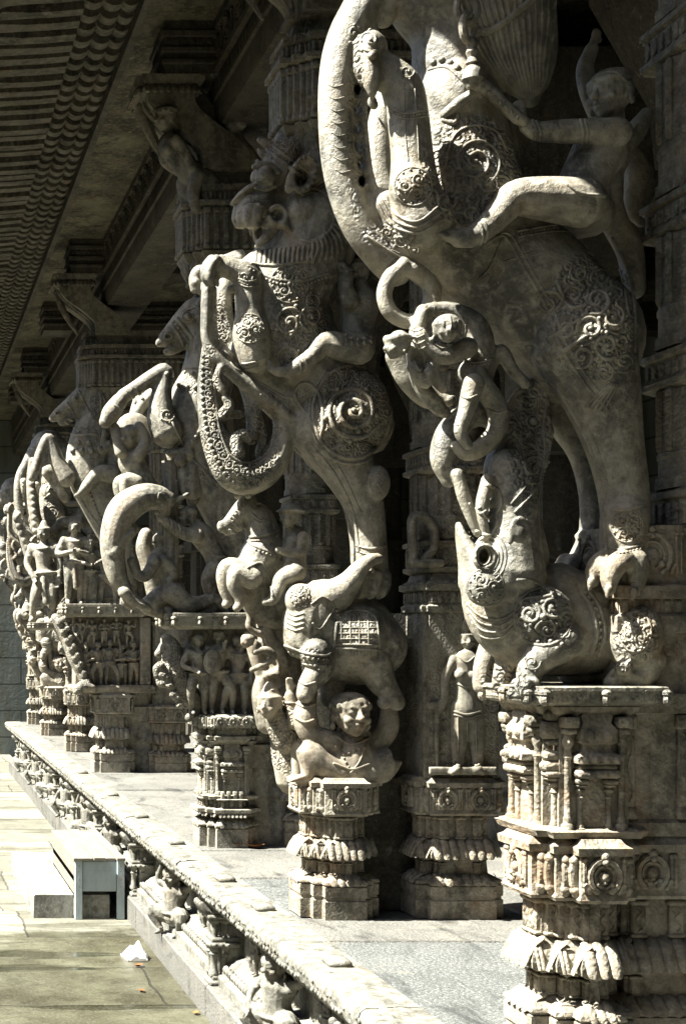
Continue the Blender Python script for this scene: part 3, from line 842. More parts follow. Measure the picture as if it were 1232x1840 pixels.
obj('eave_rafters', mb, M['eave'], roof, smooth=False)
for k, (xc, rr, zc) in enumerate(((1.135, .075, 5.07), (1.255, .07, 5.06), (1.35, .055, 5.04))): mr_[k].box(xc - rr + .004, xc + rr - .004, Y0, Y1, zc + .004, zc + .046)
for k in range(3): obj('roll_moulding', mr_[k], M['eave'], roof, ang=30)
mb = MB(); mb.box(1.395, 1.44, Y0, Y1, 4.93, 5.069)
obj('wall_plate', mb, M['dark'], roof, smooth=False)

# far end of the court and back of the hall
mb = MB()
mb.box(-14, 1.2, 26.0, 27.0, GZ - .2, 5.0)
ew = thing('court_wall', (-5, 26, GZ), 'grey block masonry wall closing the far end of the court', 'wall')
obj('wall_face', mb, M['wall'], ew, smooth=False)
mb = MB(); mb.prism([(26.05, 4.6), (25.75, 4.72), (25.6, 4.95), (25.5, 5.0), (25.45, 5.25), (26.4, 5.25), (26.4, 4.6)], -14, 1.2, axis='x')
mb.box(-14, 1.2, 25.82, 26.1, 4.3, 4.42)
obj('cornice', mb, M['wall'], ew, ang=40)
hw = thing('hall_wall', (9, 11, 0), 'dark stone wall at the back of the pillared hall', 'wall')
mb = MB(); mb.box(9.0, 9.6, -3, 26.6, -.8, 5.2); mb.box(1.21, 9.0, 25.2, 26.6, -.8, 5.2)
mb.box(2.3, 9.0, -3.6, -3.05, -.8, 5.2)  # unseen near end wall, added to keep the hall dark
obj('wall_face', mb, M['wall'], hw, smooth=False)

ob_ = thing('court_sky_blocker', (-11, 8, GZ), 'added unseen dark block across the court that cuts off low sky light', 'blocker')  # unseen block, added to hold back sky light from the carvings
mb = MB(); mb.box(-12.5, -9, -30, 30, GZ - .2, 8.0); mb.box(-9.0, -8.6, -30, 30, 7.0, 7.4); mb.box(-9.0, -8.8, -30, 30, GZ - .2, .3)
for k in range(15): mb.box(-9.0, -8.75, -28 + 4 * k, -27.2 + 4 * k, .301, 6.999)
obj('wall_face', mb, M['dark'], ob_, smooth=False)
mb = MB(); mb.box(-8.5, 2.2, -8.0, -6.0, GZ - .2, 10.0); mb.box(-8.5, 2.2, -6.0, -5.7, 8.2, 8.8)
gt = thing('rear_sky_blocker', (-3, -8, GZ), 'added unseen dark block behind the camera that cuts front sky light', 'blocker')  # unseen block, added to weaken the fill on faces towards the camera
obj('wall_face', mb, M['dark'], gt, smooth=False)
def hall_column(x, y):
    t = thing('hall_column', (x, y, 0), 'dark plain pillar standing in the shade inside the hall', 'pillar', 'dark pillars inside the hall')
    mb = MB(); q = redent(x - .3, x + .3, y - .3, y + .3, [(.05, .05)])
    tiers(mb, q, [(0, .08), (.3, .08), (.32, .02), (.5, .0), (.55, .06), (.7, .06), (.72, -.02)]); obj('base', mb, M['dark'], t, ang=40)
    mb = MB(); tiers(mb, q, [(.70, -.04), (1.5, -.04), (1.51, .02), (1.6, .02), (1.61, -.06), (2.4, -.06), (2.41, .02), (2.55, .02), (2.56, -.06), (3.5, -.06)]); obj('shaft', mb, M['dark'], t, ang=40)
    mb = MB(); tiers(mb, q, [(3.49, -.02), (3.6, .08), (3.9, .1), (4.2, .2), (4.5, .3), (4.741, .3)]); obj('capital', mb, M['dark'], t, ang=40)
for x in (4.1, 6.3):
    for s_ in SCALES: hall_column(x, F / s_ + .25)

# ---------------------------------------------------------------- small things in the court
crate = thing('wooden_step', (1.45, 11.2, GZ), 'blue grey painted wooden step box with slatted top beside the platform kerb', 'step box')
x0, x1, ya, yb = 1.262, 1.622, 10.48, 12.0; zt = GZ + .448
for xa, xb in ((x0, x0 + .055), (x1 - .055, x1)):
    for yy in (ya, yb - .045):
        mb = MB(); mb.box(xa, xb, yy, yy + .04, GZ, zt - .02, .004); lg = obj('leg', mb, M['wood'], crate, smooth=False)
        if yy == ya:
            for zz in (zt - .06, zt - .10, zt - .16, zt - .21):
                mb = MB(); mb.ball((xa + .03 + rnd.uniform(-.006, .006), ya + .001, zz), .004, .003, .004, seg=6, rg=4); obj('nail', mb, M['leaf'], lg)
mb = MB(); mb.box(x0 + .057, x1 - .057, ya + .012, ya + .037, zt - .245, zt - .028, .003)
for k, zz in enumerate((zt - .10, zt - .175)): mb.box(x0 + .057, x1 - .057, ya + .0105, ya + .013, zz, zz + .004)
obj('front_board', mb, M['wood'], crate, smooth=False)
mb = MB()
for k in range(3): mb.box(x0 - .004, x0 + .02, ya + .042, yb - .047, zt - .06 - .125 * k - .118, zt - .06 - .125 * k + .05, .003)
obj('side_board', mb, M['woodtop'], crate, smooth=False)
mb = MB(); xs = [x0 - .012, x0 + .135, x0 + .225, x0 + .30, x1 + .008]
for k in range(4):
    mb.box(xs[k], xs[k + 1] - .007, ya - .02 + (.004, .0, .03, -.012)[k], yb + (0, .02, -.01, .01)[k], zt - .022 + (.0, .003, -.004, .002)[k], zt + (.0, .004, -.003, .003)[k], .003)
obj('top_board', mb, M['woodtop'], crate, smooth=False)
mb = MB(); N_ = 36
R = []
for i in range(N_ + 1):
    yy = 10.535 + 2.06 * i / N_; j = lambda a: rnd.uniform(-a, a)
    R.append([(.968 + j(.003), yy + j(.006), GZ - .05), (1.52, yy, GZ - .05), (1.52, yy, GZ + .17), (1.3, yy + j(.004), GZ + .172 + j(.002)), (1.1, yy + j(.004), GZ + .172 + j(.002)), (.978 + j(.004), yy + j(.003), GZ + .171 + j(.002)), (.968 + j(.004), yy + j(.003), GZ + .16 + j(.004)), (.968 + j(.004), yy + j(.003), GZ + .06 + j(.004))])
mb.rings(R)
o = obj('step_stone', mb, M['granite_rough'], ang=25); tag(o, 'low rough granite slab lying under and left of the wooden step box', 'stone slab')
def rag(name, c, w, h, seedv, label, lean=True):
    r = random.Random(seedv); mb = MB(); N = 12; G = []
    for i in range(N):
        row = []
        for j in range(N):
            u, v = i / (N - 1) - .5, j / (N - 1) - .5
            q = math.hypot(u, v)
            z = h * max(0, 1 - (q / .62) ** 2) * (.7 + .4 * math.sin(u * 9 + r.random()) * math.cos(v * 7)) + r.uniform(0, .006)
            row.append((c[0] + u * w * (1 + .3 * v) + r.uniform(-.005, .005), c[1] + v * w * 1.25, c[2] + .006 + z))
        G.append(row)
    n = 0
    vs = [p for row in G for p in row]; fs = [(i * N + j, (i + 1) * N + j, (i + 1) * N + j + 1, i * N + j + 1) for i in range(N - 1) for j in range(N - 1)]
    low = [(p[0], p[1], c[2] + .002) for p in vs]
    mb.add(vs, fs); 
    rim = [i * N for i in range(N)] + [(N - 1) * N + j for j in range(1, N)] + [i * N + N - 1 for i in range(N - 2, -1, -1)] + [j for j in range(N - 2, 0, -1)]
    a = len(mb.v); mb.v.extend(low)
    mb.f.extend([tuple(a + k for k in reversed(f)) for f in fs])
    for k in range(len(rim)): mb.f.append((rim[k - 1], rim[k], a + rim[k], a + rim[k - 1]))
    o = obj(name, mb, M['cloth']); return tag(o, label, 'cloth')
rag('white_rag', (1.50, 9.22, GZ), .145, .10, 2, 'crumpled white rag on the wet paving against the kerb')
rag('white_rag', (-.05 + .62, 22.9, GZ), .22, .12, 5, 'small white cloth bundle on the shaded ground by the far wall', False)
def leaf(name, c, L, rot, mat, label, cat, up=.35):
    mb = MB(); R = []
    for i in range(7):
        t = i / 6 - .5; wd = L * .32 * math.cos(t * PI * .96) + .002; z = abs(t) * L * up
        R.append([(t * L, -wd, z + wd * .5), (t * L, 0, z), (t * L, wd, z + wd * .4), (t * L, 0, z + .003)])
    Mx = Matrix.Translation(c) @ Matrix.Rotation(rot, 4, 'Z')
    mb.rings([[Mx @ V(p) for p in r] for r in R])
    o = obj(name, mb, mat); return tag(o, label, cat)
leaf('dry_leaf', (1.475, 8.98, GZ + .003), .075, .6, M['leaf'], 'curled brown leaf on the paving right in front of the white rag', 'leaf')
leaf('orange_flower_scrap', (1.60, 7.85, GZ + .004), .05, 1.2, M['crumb'], 'orange flower scrap on the paving close to the near kerb', 'flower')
leaf('dry_leaf', (1.39, 8.35, GZ + .003), .05, 2.0, M['leaf'], 'tiny reddish leaf alone on the damp near paving', 'leaf')
leaf('dry_leaf', (2.06, 8.84, .006), .11, .3, M['crumb'], 'larger tan leaf on the platform floor before the second pillar base', 'leaf')
leaf('dry_leaf', (2.15, 8.80, .006), .12, -.2, M['leaf'], 'brown leaf touching the tan leaf on the platform floor', 'leaf')
# ---------------------------------------------------------------- architecture shared by the pillars
FR = [Frame(s) for s in SCALES]
def pillar_thing(i, label):
    return thing('carved_pillar', (2.1, FR[i].d0 + .27, 0), label, 'pillar', 'carved animal pillars along the platform edge')
PLAN = lambda d, x0=1.85, x1=2.18, dep=.40, st=((.045, .05), (.045, .05)): redent(x0, x1, d, d + dep, st)
def base_tiers(mb, plan, k=1.0, seed=0, z=0, medal=.17, short=False, pet=.048):
    """plinth, petals, neck, torus, pilaster recess and medallion frieze; total height .645*k"""
    Z = lambda a: z + a * k
    tiers(mb, plan, [(z, .0), (Z(.085), .0), (Z(.088), -.006), (Z(.10), -.006), (Z(.103), .0), (Z(.150), .0), (Z(.152), -.008), (Z(.162), .004), (Z(.172), .0), (Z(.198), -.05),
                     (Z(.255), -.055), (Z(.274), -.035), (Z(.280), -.006), (Z(.300), -.004), (Z(.326), -.012), (Z(.352), -.038), (Z(.362), -.05), (Z(.466), -.052), (Z(.474), .0), (Z(.484), .006), (Z(.495), .0),
                     (Z(.60), .0), (Z(.604), .012), (Z(.624), .014), (Z(.632), .0), (Z(.645), -.01)])
    petals(mb, plan, Z(.280), Z(.356), -.040, .014, pet)
    petals(mb, plan, Z(.159), Z(.198), -.05, .004, pet)
    teeth(mb, plan, Z(.262), Z(.274), -.045, .022, .6, .012)
    pilasters(mb, plan, Z(.362), Z(.466), -.052, .12, .04 * k, .018)
    pilasters(mb, plan, Z(.2), Z(.255), -.054, .2, .03 * k, .010, plain=True)
    medallions(mb, plan, Z(.492), Z(.602), .0, medal * k, .017 * k, seed)
def web(p, d, z1, x0=2.05, x1=2.45, mat='base', dy=.17, carved=False):
    """plain stone that ties the carved front block to the column behind"""
    mb = MB(); P = [(x0, d + dy), (x1, d + dy), (x1, d + .36), (x0, d + .36)]
    if carved:
        base_tiers(mb, P, 1.085, 9, medal=.17); tiers(mb, P, [(.70, .0), (.74, .0), (.75, -.01), (1.06, -.01), (1.065, .01), (1.12, .01), (1.125, -.01), (z1, -.01)]); pilasters(mb, P, .75, 1.06, -.01, .17, .035, .014); tiers(mb, P, [(1.30, -.01), (1.305, .012), (1.35, .012), (1.36, -.004), (1.40, -.004), (1.405, .012), (1.44, .012), (1.445, -.01)]); teeth(mb, P, 1.36, 1.40, -.004, .03, .6, .01); medallions(mb, P, 1.455, z1 - .01, -.01, .15, .012)
    else: tiers(mb, P, [(0, .03), (.15, .03), (.2, -.01), (.28, -.01), (.30, .02), (.35, .0), (.47, .0), (.48, .03), (.62, .03), (.63, .0), (z1, .0)])
    obj('tie_wall', mb, M[mat], p, ang=40, orn=.08)
def niche_tier(mb, plan, z0, z1, seed=0, cols=True):
    """shrine storey: recessed wall, colonnettes, small aedicules with roofs"""
    tiers(mb, plan, [(z0, -.01), (z0 + .02, .0), (z0 + .03, -.035), (z1 - .03, -.04), (z1 - .02, -.02), (z1, -.01)])
    H = z1 - z0
    for a, u, n, L in edges(plan, -.037):
        if L < .03: continue
        B = lambda t: Matrix.Translation(a + u * t + UP * z0) @ Matrix((u, n, UP)).transposed().to_4x4()
        def post(t, w, zb, zt, o=.022):
            c = a + u * t + n * (w * .35) + UP * (z0 + zb); h = zt - zb; r = w * .62
            mb.lathe(tuple(c), [(r * 1.7, 0), (r * 1.7, h * .05), (r * 1.2, h * .07), (r * 1.25, h * .11), (r * .9, h * .14), (r * .85, h * .62), (r * 1.25, h * .645), (r * .9, h * .68), (r * .85, h * .72), (r * 1.45, h * .76), (r * 1.5, h * .79), (r * 1.0, h * .82), (r * 1.1, h * .85)], 10)
            Mx = B(t)
            for q0, q1, ww, oo in ((.85, .90, 1.9, 1.9), (.905, 1.0, 2.5, 2.2)): mb.box(-w * ww / 2, w * ww / 2, -.01, w * oo, zb + h * q0, zb + h * q1, .004, Mx)
        if L < .1:
            w = L * .42; post(L / 2, w, .02, H * .5); Mx = B(L / 2)
            for q0, q1, ww, oo in ((.5, .58, .9, .045), (.585, .66, .8, .04), (.70, .74, .6, .03), (.75, .88, .85, .045), (.89, .97, .7, .035)): mb.box(-L * ww / 2, L * ww / 2, -.01, oo, H * q0, H * q1, .008, Mx)
            continue
        k = max(1, round(L / .34))
        for i in range(k):
            t = L * (i + .5) / k
            for sd in (-1, 1): post(t + sd * (L / k * .5 - .022), .018, .02, H - .03)
            W = min(.115, L / k * .5); Mx = B(t)
            for sd in (-1, 1): post(t + sd * W * .42, .015, .02, H * .45, .018)
            mb.box(-W * .62, W * .62, -.01, .045, H * .46, H * .52, .006, Mx); mb.box(-W * .54, W * .54, -.01, .036, H * .522, H * .56, .004, Mx)
            R = [[Mx @ V((sx * W * w, yy, H * h)) for sx, yy in ((-1, -.01), (1, -.01), (1, o), (-1, o))] for w, o, h in ((.5, .03, .56), (.66, .048, .575), (.66, .045, .62), (.42, .022, .66), (.40, .022, .71), (.52, .036, .73), (.54, .036, .82), (.40, .022, .88), (.46, .024, .93), (.3, .015, .97))]
            mb.rings(R)
            for q in (-.45, -.15, .15, .45): mb.ball(Mx @ V((q * W, .048, H * .6)), .011, .011, .011, seg=7, rg=5)
            for q in (-.25, .25): mb.ball(Mx @ V((q * W, .036, H * .78)), .014, .014, .018, seg=8, rg=5)
def ledge(mb, x0, x1, y0, y1, z0, z1, seed=0):
    P = redent(x0, x1, y0, y1, [(.03, .05)])
    tiers(mb, P, [(z0, -.04), (z0 + (z1 - z0) * .2, -.006), (z0 + (z1 - z0) * .25, -.004), (z0 + (z1 - z0) * .75, .0), (z0 + (z1 - z0) * .8, .006), (z1 - .003, .006), (z1, .002)])
    teeth(mb, P, z0 + (z1 - z0) * .32, z0 + (z1 - z0) * .7, -.002, .014, .55, .006)
    for a, u, n, L in edges(P, 0):
        k = max(1, round(L / .16))
        for i in range(k + 1):
            c = a + u * (L * i / k) + UP * (z0 + z1) / 2 + n * .004
            mb.ball(c + UP * (z1 - z0) * .18, .016, .016, .012, seg=7, rg=5); mb.ball(c - UP * (z1 - z0) * .12, .013, .013, .02, seg=7, rg=5)
def polyg(cx, cy, r, n, ph=None):
    ph = PI / n if ph is None else ph
    return [(cx + r * math.cos(2 * PI * j / n + ph), cy + r * math.sin(2 * PI * j / n + ph)) for j in range(n)]
def inner_column(p, d, seed=0, dx=0):
    """column proper behind the sculpture: moulded base, square drum, 16-sided drums between square bands"""
    mb = MB(); plan = redent(2.36, 2.76, d + .02, d + .32, [(.05, .05)])
    base_tiers(mb, plan, 1.0, seed)
    obj('column_base', mb, M['base'], p, ang=40, orn=.12)
    mb = MB(); x0, x1, y0, y1 = 2.40 + dx, 2.69 + dx, d + .06, d + .36; cx, cy = (x0 + x1) / 2, (y0 + y1) / 2
    sq = redent(x0, x1, y0, y1, [(.02, .02)])
    hw = (x1 - x0) / 2
    lo = redent(2.395, 2.74, d + .05, d + .34, [(.02, .02)])
    tiers(mb, lo, [(.64, .0), (1.40, .0), (1.405, .012), (1.43, .014), (1.44, .0), (1.50, .0), (1.505, .02), (1.53, .02), (1.55, -.01), (1.58, -.02)])
    teeth(mb, lo, 1.445, 1.495, .0, .03, .6, .012)
    z = 1.58
    for kk, (h, kind) in enumerate(((.16, 'sq'), (.30, 'oct'), (.13, 'sq'), (.34, 'oct'), (.13, 'sq'), (.40, 'oct'), (.14, 'sq'), (.32, 'oct'))):
        if kind == 'sq':
            tiers(mb, sq, [(z, -.02), (z + .012, .004), (z + .03, .006), (z + .035, -.006), (z + h - .035, -.006), (z + h - .03, .006), (z + h - .012, .006), (z + h, -.02)])
            teeth(mb, sq, z + .045, z + h - .045, -.006, .045, .55, .010)
        else:
            P16 = polyg(cx, cy, hw * 1.0, 16); P8 = polyg(cx, cy, hw * 1.06, 8)
            mb.rings([[(q[0], q[1], zz) for q in P8] for zz in (z, z + .035)])
            R = []
            for zz, o in ((z + .03, 1), (z + h * .3, 1), (z + h * .32, 1.03), (z + h * .36, 1.03), (z + h * .38, 1), (z + h, 1)):
                R.append([(cx + (q[0] - cx) * o, cy + (q[1] - cy) * o, zz) for q in P16])
            mb.rings(R)
            for j in range(16):
                a = 2 * PI * (j + .5) / 16
                if math.sin(a) < .3:
                    mb.tube([(cx + hw * .985 * math.cos(a), cy + hw * .985 * math.sin(a), zz) for zz in (z + h * .42, z + h * .7, z + h * .97)], .016, seg=5)
        z += h
    return obj('shaft', mb, M['shaft'], p, ang=35, orn=.22)
def capital(p, d, corbel=True, x0=1.74):
    mb = MB(); x1 = 2.78; y0, y1 = d + .05, d + .47
    P = redent(x0, x1, y0, y1, [(.05, .04), (.05, .04)])
    tiers(mb, P, [(3.40, -.16), (3.46, -.12), (3.5, -.14), (3.56, -.11), (3.62, -.03), (3.66, -.01), (3.665, -.02), (3.93, -.02), (3.94, .01), (3.965, .012), (3.97, -.015), (4.03, -.03), (4.04, -.01), (4.07, -.01), (4.08, -.06), (4.16, -.08), (4.17, -.05), (4.20, -.05)])
    pilasters(mb, P, 3.672, 3.925, -.02, .062, .032, .018, plain=True)
    for a, u, n, L in edges(P, -.06):
        k = max(1, round(L / .075))
        for i in range(k):
            c = a + u * L * (i + .5) / k + n * .02
            mb.tube([tuple(c + UP * 3.66), tuple(c + UP * 3.58 - n * .012), tuple(c + UP * 3.52 - n * .03)], [.026, .03, .014], seg=8)
            mb.ball(tuple(c + UP * 3.495 - n * .03), .018, seg=7, rg=5)
    teeth(mb, P, 3.975, 4.025, -.02, .03, .6, .012)
    obj('capital', mb, M['shaft'], p, ang=40, orn=.15)
    if corbel:
        mb = MB(); zz = np.linspace(4.17, 4.72, 16); t = np.clip((zz - 4.24) / .36, 0, 1); xc = 2.0 - .34 * t * t * (3 - 2 * t)
        for ya, yb, t_ in ((.07, .13, .145), (.15, .20, .16), (.215, .265, .165), (.28, .33, .16), (.35, .41, .145)):
            mb.prism([(x - t_, z) for x, z in zip(xc, zz)] + [(x + t_, z) for x, z in zip(xc[::-1], zz[::-1])], d + ya, d + yb)
        mb.prism([(x - .135, z) for x, z in zip(xc, zz)] + [(x + .135, z) for x, z in zip(xc[::-1], zz[::-1])], d + .10, d + .38)
        P2 = redent(1.46, 1.86, d + .06, d + .42, [(.03, .03)])
        tiers(mb, P2, [(4.60, -.05), (4.66, .0), (4.68, -.01), (4.72, .01), (4.74, .01)])
        petals(mb, P2, 4.63, 4.69, -.03, .02, .05)
        mb.tube([(1.50, d + .24, 4.60), (1.55, d + .24, 4.46), (1.60, d + .24, 4.36), (1.70, d + .24, 4.20)], [.03, .035, .03, .012], seg=8)
        obj('scroll_bracket', mb, M['shaft'], p, ang=40)
def beam(d):
    mb = MB(); P = [(1.615, d + .06), (9.0, d + .06), (9.0, d + .44), (1.615, d + .44)]
    tiers(mb, P, [(4.742, .0), (4.80, .0), (4.805, .015), (4.825, .015), (4.83, -.01), (4.87, -.01), (4.875, .02), (4.90, .02), (4.91, -.005), (4.965, .0), (4.97, .02), (5.0, .022), (5.005, .0), (5.069, .0)])
    teeth(mb, P, 4.92, 4.96, .0, .05, .6, .012)
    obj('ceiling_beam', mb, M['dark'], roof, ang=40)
for f in FR: beam(f.d0)

def dup_pillar(root, i, j, label):
    """a further pillar of the same design: every part copied and carried along the row"""
    r = root.copy(); COL.objects.link(r); r['label'] = label
    for ch in list(root.children):
        c = ch.copy(); COL.objects.link(c); c.parent = r
        if 'label' in c: del c['label']
        for g in list(ch.children):
            e = g.copy(); COL.objects.link(e); e.parent = c
    r.location.y += FR[j].d0 - FR[i].d0
    return r
# ---------------------------------------------------------------- first pillar: rearing elephant-headed lion, rider, crouching beast
f = FR[0]; d = f.d0
P1 = pillar_thing(0, 'nearest pillar, elephant trunked beast rearing over a crouching monster with upturned head')
mb = MB(); plan = PLAN(d, 1.87, 2.20, .40, ((.05, .05), (.05, .05)))
base_tiers(mb, plan, 1.085, 1, medal=.19, pet=.05)
obj('base', mb, M['base'], P1, ang=40, orn=.12)
mb = MB(); niche_tier(mb, redent(1.865, 2.20, d + .02, d + .40, [(.03, .04)]), .70, 1.085, 2)
obj('shrine_storey', mb, M['base'], P1, ang=40, orn=.12)
mb = MB(); ledge(mb, 1.835, 2.245, d, d + .42, 1.085, 1.145)
obj('ledge', mb, M['p1'], P1, ang=40, orn=.12)
web(P1, d, 1.62, 2.12, 2.5, 'base', .08, True); inner_column(P1, d, 1, -.08); capital(P1, d, False, 2.0)
# -- crouching beast
S = Sculpt(f, .24)
S.limb([(905, 1010, 62), (915, 1080, 82), (960, 1125, 86), (1040, 1135, 80), (1110, 1140, 66), (1150, 1150, 55)], k=.95, seg=18)
S.blob(900, 1060, 68, 72, rd=75)
S.limb([(1000, 1050, 40), (1060, 1085, 45), (1130, 1105, 45)], k=1.3)
S.limb([(915, 1030, 62), (919, 985, 52), (922, 935, 44), (921, 885, 43), (912, 840, 34)], seg=16, k=.95, dy=.17)
S.limb([(948, 1000, 36), (940, 930, 28), (930, 880, 26)])
S.limb([(925, 880, 38), (905, 845, 36), (915, 800, 30), (905, 762, 27), (872, 742, 25), (835, 750, 25), (806, 782, 25), (797, 825, 24), (806, 862, 15)], k=1.0)
S.limb([(862, 1040, 34), (848, 1010, 22), (836, 984, 14), (828, 962, 9), (823, 942, 5)], k=2.0)
S.limb([(822, 852, 11), (832, 890, 12), (846, 930, 10), (857, 960, 7)], dy=.20)
S.limb([(876, 862, 12), (866, 905, 12), (868, 940, 9), (874, 962, 6)], dy=.14)
for t in np.linspace(0, 2 * PI, 15)[:-1]: S.blob(869 + 16 * math.cos(t), 1000 + 20 * math.sin(t), 5, 5, dy=.115, rd=12)
for q in range(4): S.limb([(878 - 2 * q, 905 + 20 * q, 6), (868 - 2 * q, 910 + 20 * q, 4)], dy=.16)
S.blob(930, 958, 13, 19, dy=.06, rd=12, ang=-10); S.limb([(916, 975, 5), (920, 945, 6), (934, 932, 6), (946, 950, 5), (944, 978, 4)], dy=.055)
S.blob(954, 1012, 16, 20, dy=.14, ang=20)
S.blob(872, 1055, 36, 36, dy=.13, rd=24)
S.blob(975, 1108, 56, 58, dy=.13, rd=42)
S.limb([(925, 1048, 14), (950, 1046, 16), (982, 1062, 10)], dy=.11, k=.6); S.limb([(926, 1050, 12), (932, 1080, 9), (937, 1092, 6)], dy=.11, k=.6)
S.limb([(1015, 1150, 36), (975, 1178, 30), (952, 1205, 23), (948, 1232, 20)], dy=.11)
for q, t in ((-16, .07), (0, .055), (14, .07)): S.limb([(945 + q, 1228, 11), (938 + q, 1242, 10), (932 + q, 1250, 8)], dy=t)
S.limb([(925, 1165, 34), (905, 1200, 18), (898, 1230, 15)], dy=.25)
S.limb([(895, 1150, 30), (872, 1190, 20), (866, 1218, 17), (866, 1232, 17)], dy=.38)
S.blob(1140, 1145, 46, 62, dy=.11, rd=52, ang=10); S.blob(1150, 1120, 45, 55, dy=.3, rd=55)
S.limb([(1165, 1185, 30), (1150, 1215, 25), (1118, 1214, 20), (1098, 1228, 15)], dy=.10); S.blob(1118, 1200, 15, 15, dy=.07)
S.limb([(1040, 1200, 40), (1100, 1200, 40)], dy=.3)
# lobed mane plate behind the neck
S.slab([(925, 700), (960, 680), (988, 705), (986, 740), (995, 775), (985, 830), (968, 880), (935, 935), (905, 930), (900, 850), (915, 780), (905, 730)], .27, .36)
S.fuse(.006, 2)
S.carve(869, 1000, 13, 17, .10); S.carve(852, 972, 9, 16, .06)
S.rosette(872, 1055, 33); S.rosette(975, 1108, 52); S.rosette(1140, 1135, 36, ex=.8)
for k in range(4): S.cord([(838 + 3 * k, 1085 + 11 * k), (865, 1108 + 12 * k), (900, 1112 + 11 * k), (930 - 2 * k, 1095 + 10 * k)], 2.2)
S.cord([(1040, 1062), (1062, 1095), (1070, 1140), (1060, 1180)], 5); S.cord([(1060, 1066), (1078, 1098), (1084, 1140), (1074, 1180)], 5); S.beads([(1050, 1064), (1070, 1096), (1077, 1140), (1067, 1180)], 4.5)
for k in range(3): S.cord([(869 + (26 + 7 * k) * math.cos(a), 1000 + (31 + 8 * k) * math.sin(a)) for a in np.linspace(-1.2, 1.0, 10)], 1.8, n=1)
S.cord([(930, 1042), (958, 1044), (990, 1066), (975, 1072), (940, 1076), (937, 1095)], 3.2)
S.scroll(955, 1190, 16, 1.3, 0); S.scroll(1118, 1204, 13, 1.3, 1); S.scroll(1015, 1140, 14, 1.3, 2)
S.beads([(990, 1130), (1010, 1152), (1000, 1165)], 4)
S.scroll(952, 925, 10, 1.2, 1, 1)
S.scroll(958, 840, 30, 1.5, 2, -1, 3); S.cord([(925, 920), (960, 880), (978, 820), (975, 770), (982, 720)], 3); S.cord([(918, 905), (950, 865), (966, 820), (962, 775), (968, 715)], 2.2)
S.scroll(945, 720, 18, 1.3, 0, 1, 2.4); S.bead(957, 757, 8); S.cord([(957 + 12 * math.cos(a), 757 + 12 * math.sin(a)) for a in np.linspace(0, 2 * PI, 12)], 2, n=1)
for k in range(3): S.cord([(843 + 12 * k, 905 + 8 * k), (850 + 12 * k, 915 + 8 * k), (862 + 10 * k, 912 + 6 * k)], 2.5)
S.cord([(876, 872), (893, 880), (900, 905), (890, 925)], 4); S.cord([(856, 955), (880, 962), (893, 940), (890, 925)], 4)
for x, y, a, b in ((1140, 1140, 40, 56), (975, 1108, 50, 50), (905, 1225, 40, 30), (955, 800, 40, 110)): S.region(x, y, a, b, .6)
S.obj('crouching_beast', M['p1'], P1, 'small horned monster crouching on the ledge with its curled snout raised')
# -- rearing beast
S = Sculpt(f, .28)
S.limb([(690, -60, 40), (655, 10, 38), (625, 65, 36), (609, 125, 34), (603, 200, 31), (607, 280, 30), (623, 350, 31), (650, 410, 32), (688, 458, 33), (710, 484, 31)], seg=20, n=6)
S.limb([(668, 60, 11), (655, 120, 9), (650, 190, 8), (654, 260, 8), (664, 330, 9), (690, 392, 11), (740, 440, 14)], k=2.2)
for x, y in ((640, 148), (637, 182), (636, 215), (637, 247), (640, 282), (645, 312), (652, 338), (668, 372), (700, 412)): S.blob(x, y, 9, 7, rd=14)
S.limb([(800, -110, 120), (800, -20, 105), (815, 60, 75), (815, 130, 72)], k=1.1, seg=20)
S.limb([(720, -80, 60), (700, -20, 45), (690, 30, 20)], k=1.2)
S.blob(805, 190, 68, 88, rd=100)
S.limb([(812, 190, 82), (830, 320, 98), (870, 430, 105), (960, 530, 112), (1040, 610, 104)], k=1.0, seg=22)
S.limb([(690, 375, 36), (745, 425, 58), (830, 475, 72), (900, 530, 74)], k=1.15, seg=18)
S.limb([(915, 560, 60), (970, 620, 52), (1010, 690, 36)], k=1.3)
S.blob(1052, 600, 88, 112, dy=.26, rd=118, ang=-20)
S.limb([(1045, 610, 92), (1078, 705, 68), (1103, 800, 50), (1120, 890, 43), (1122, 970, 41), (1112, 1020, 37)], dy=.17, k=.95, seg=18)
S.limb([(985, 650, 40), (1008, 740, 34), (1045, 810, 26), (1061, 880, 22), (1062, 950, 21), (1048, 1000, 24), (1022, 1030, 20)], dy=.38)
for q, t in ((-14, .36), (2, .33), (16, .36)): S.limb([(1030 + q, 1008, 15), (1018 + q, 1026, 13), (1012 + q, 1040, 9)], dy=t)
S.limb([(1047, 962, 8), (1076, 964, 8)], dy=.36, k=4)
S.limb([(1122, 930, 42), (1122, 975, 42), (1122, 1006, 38)], dy=.14)
for pts, t in (([(1108, 1000, 20), (1082, 1008, 19), (1067, 1024, 16), (1064, 1046, 11)], .12), ([(1118, 1006, 20), (1103, 1018, 20), (1095, 1038, 17), (1095, 1060, 11)], .065), ([(1142, 1006, 20), (1144, 1022, 20), (1143, 1042, 17), (1141, 1064, 11)], .08)):
    S.limb(pts, dy=t); x, y, r = pts[-1]; S.limb([(x - 2, y - 2, 8), (x - 5, y + 10, 5), (x - 6, y + 16, 2.5)], dy=t - .03)
S.blob(1125, 945, 32, 36, dy=.11, rd=24)
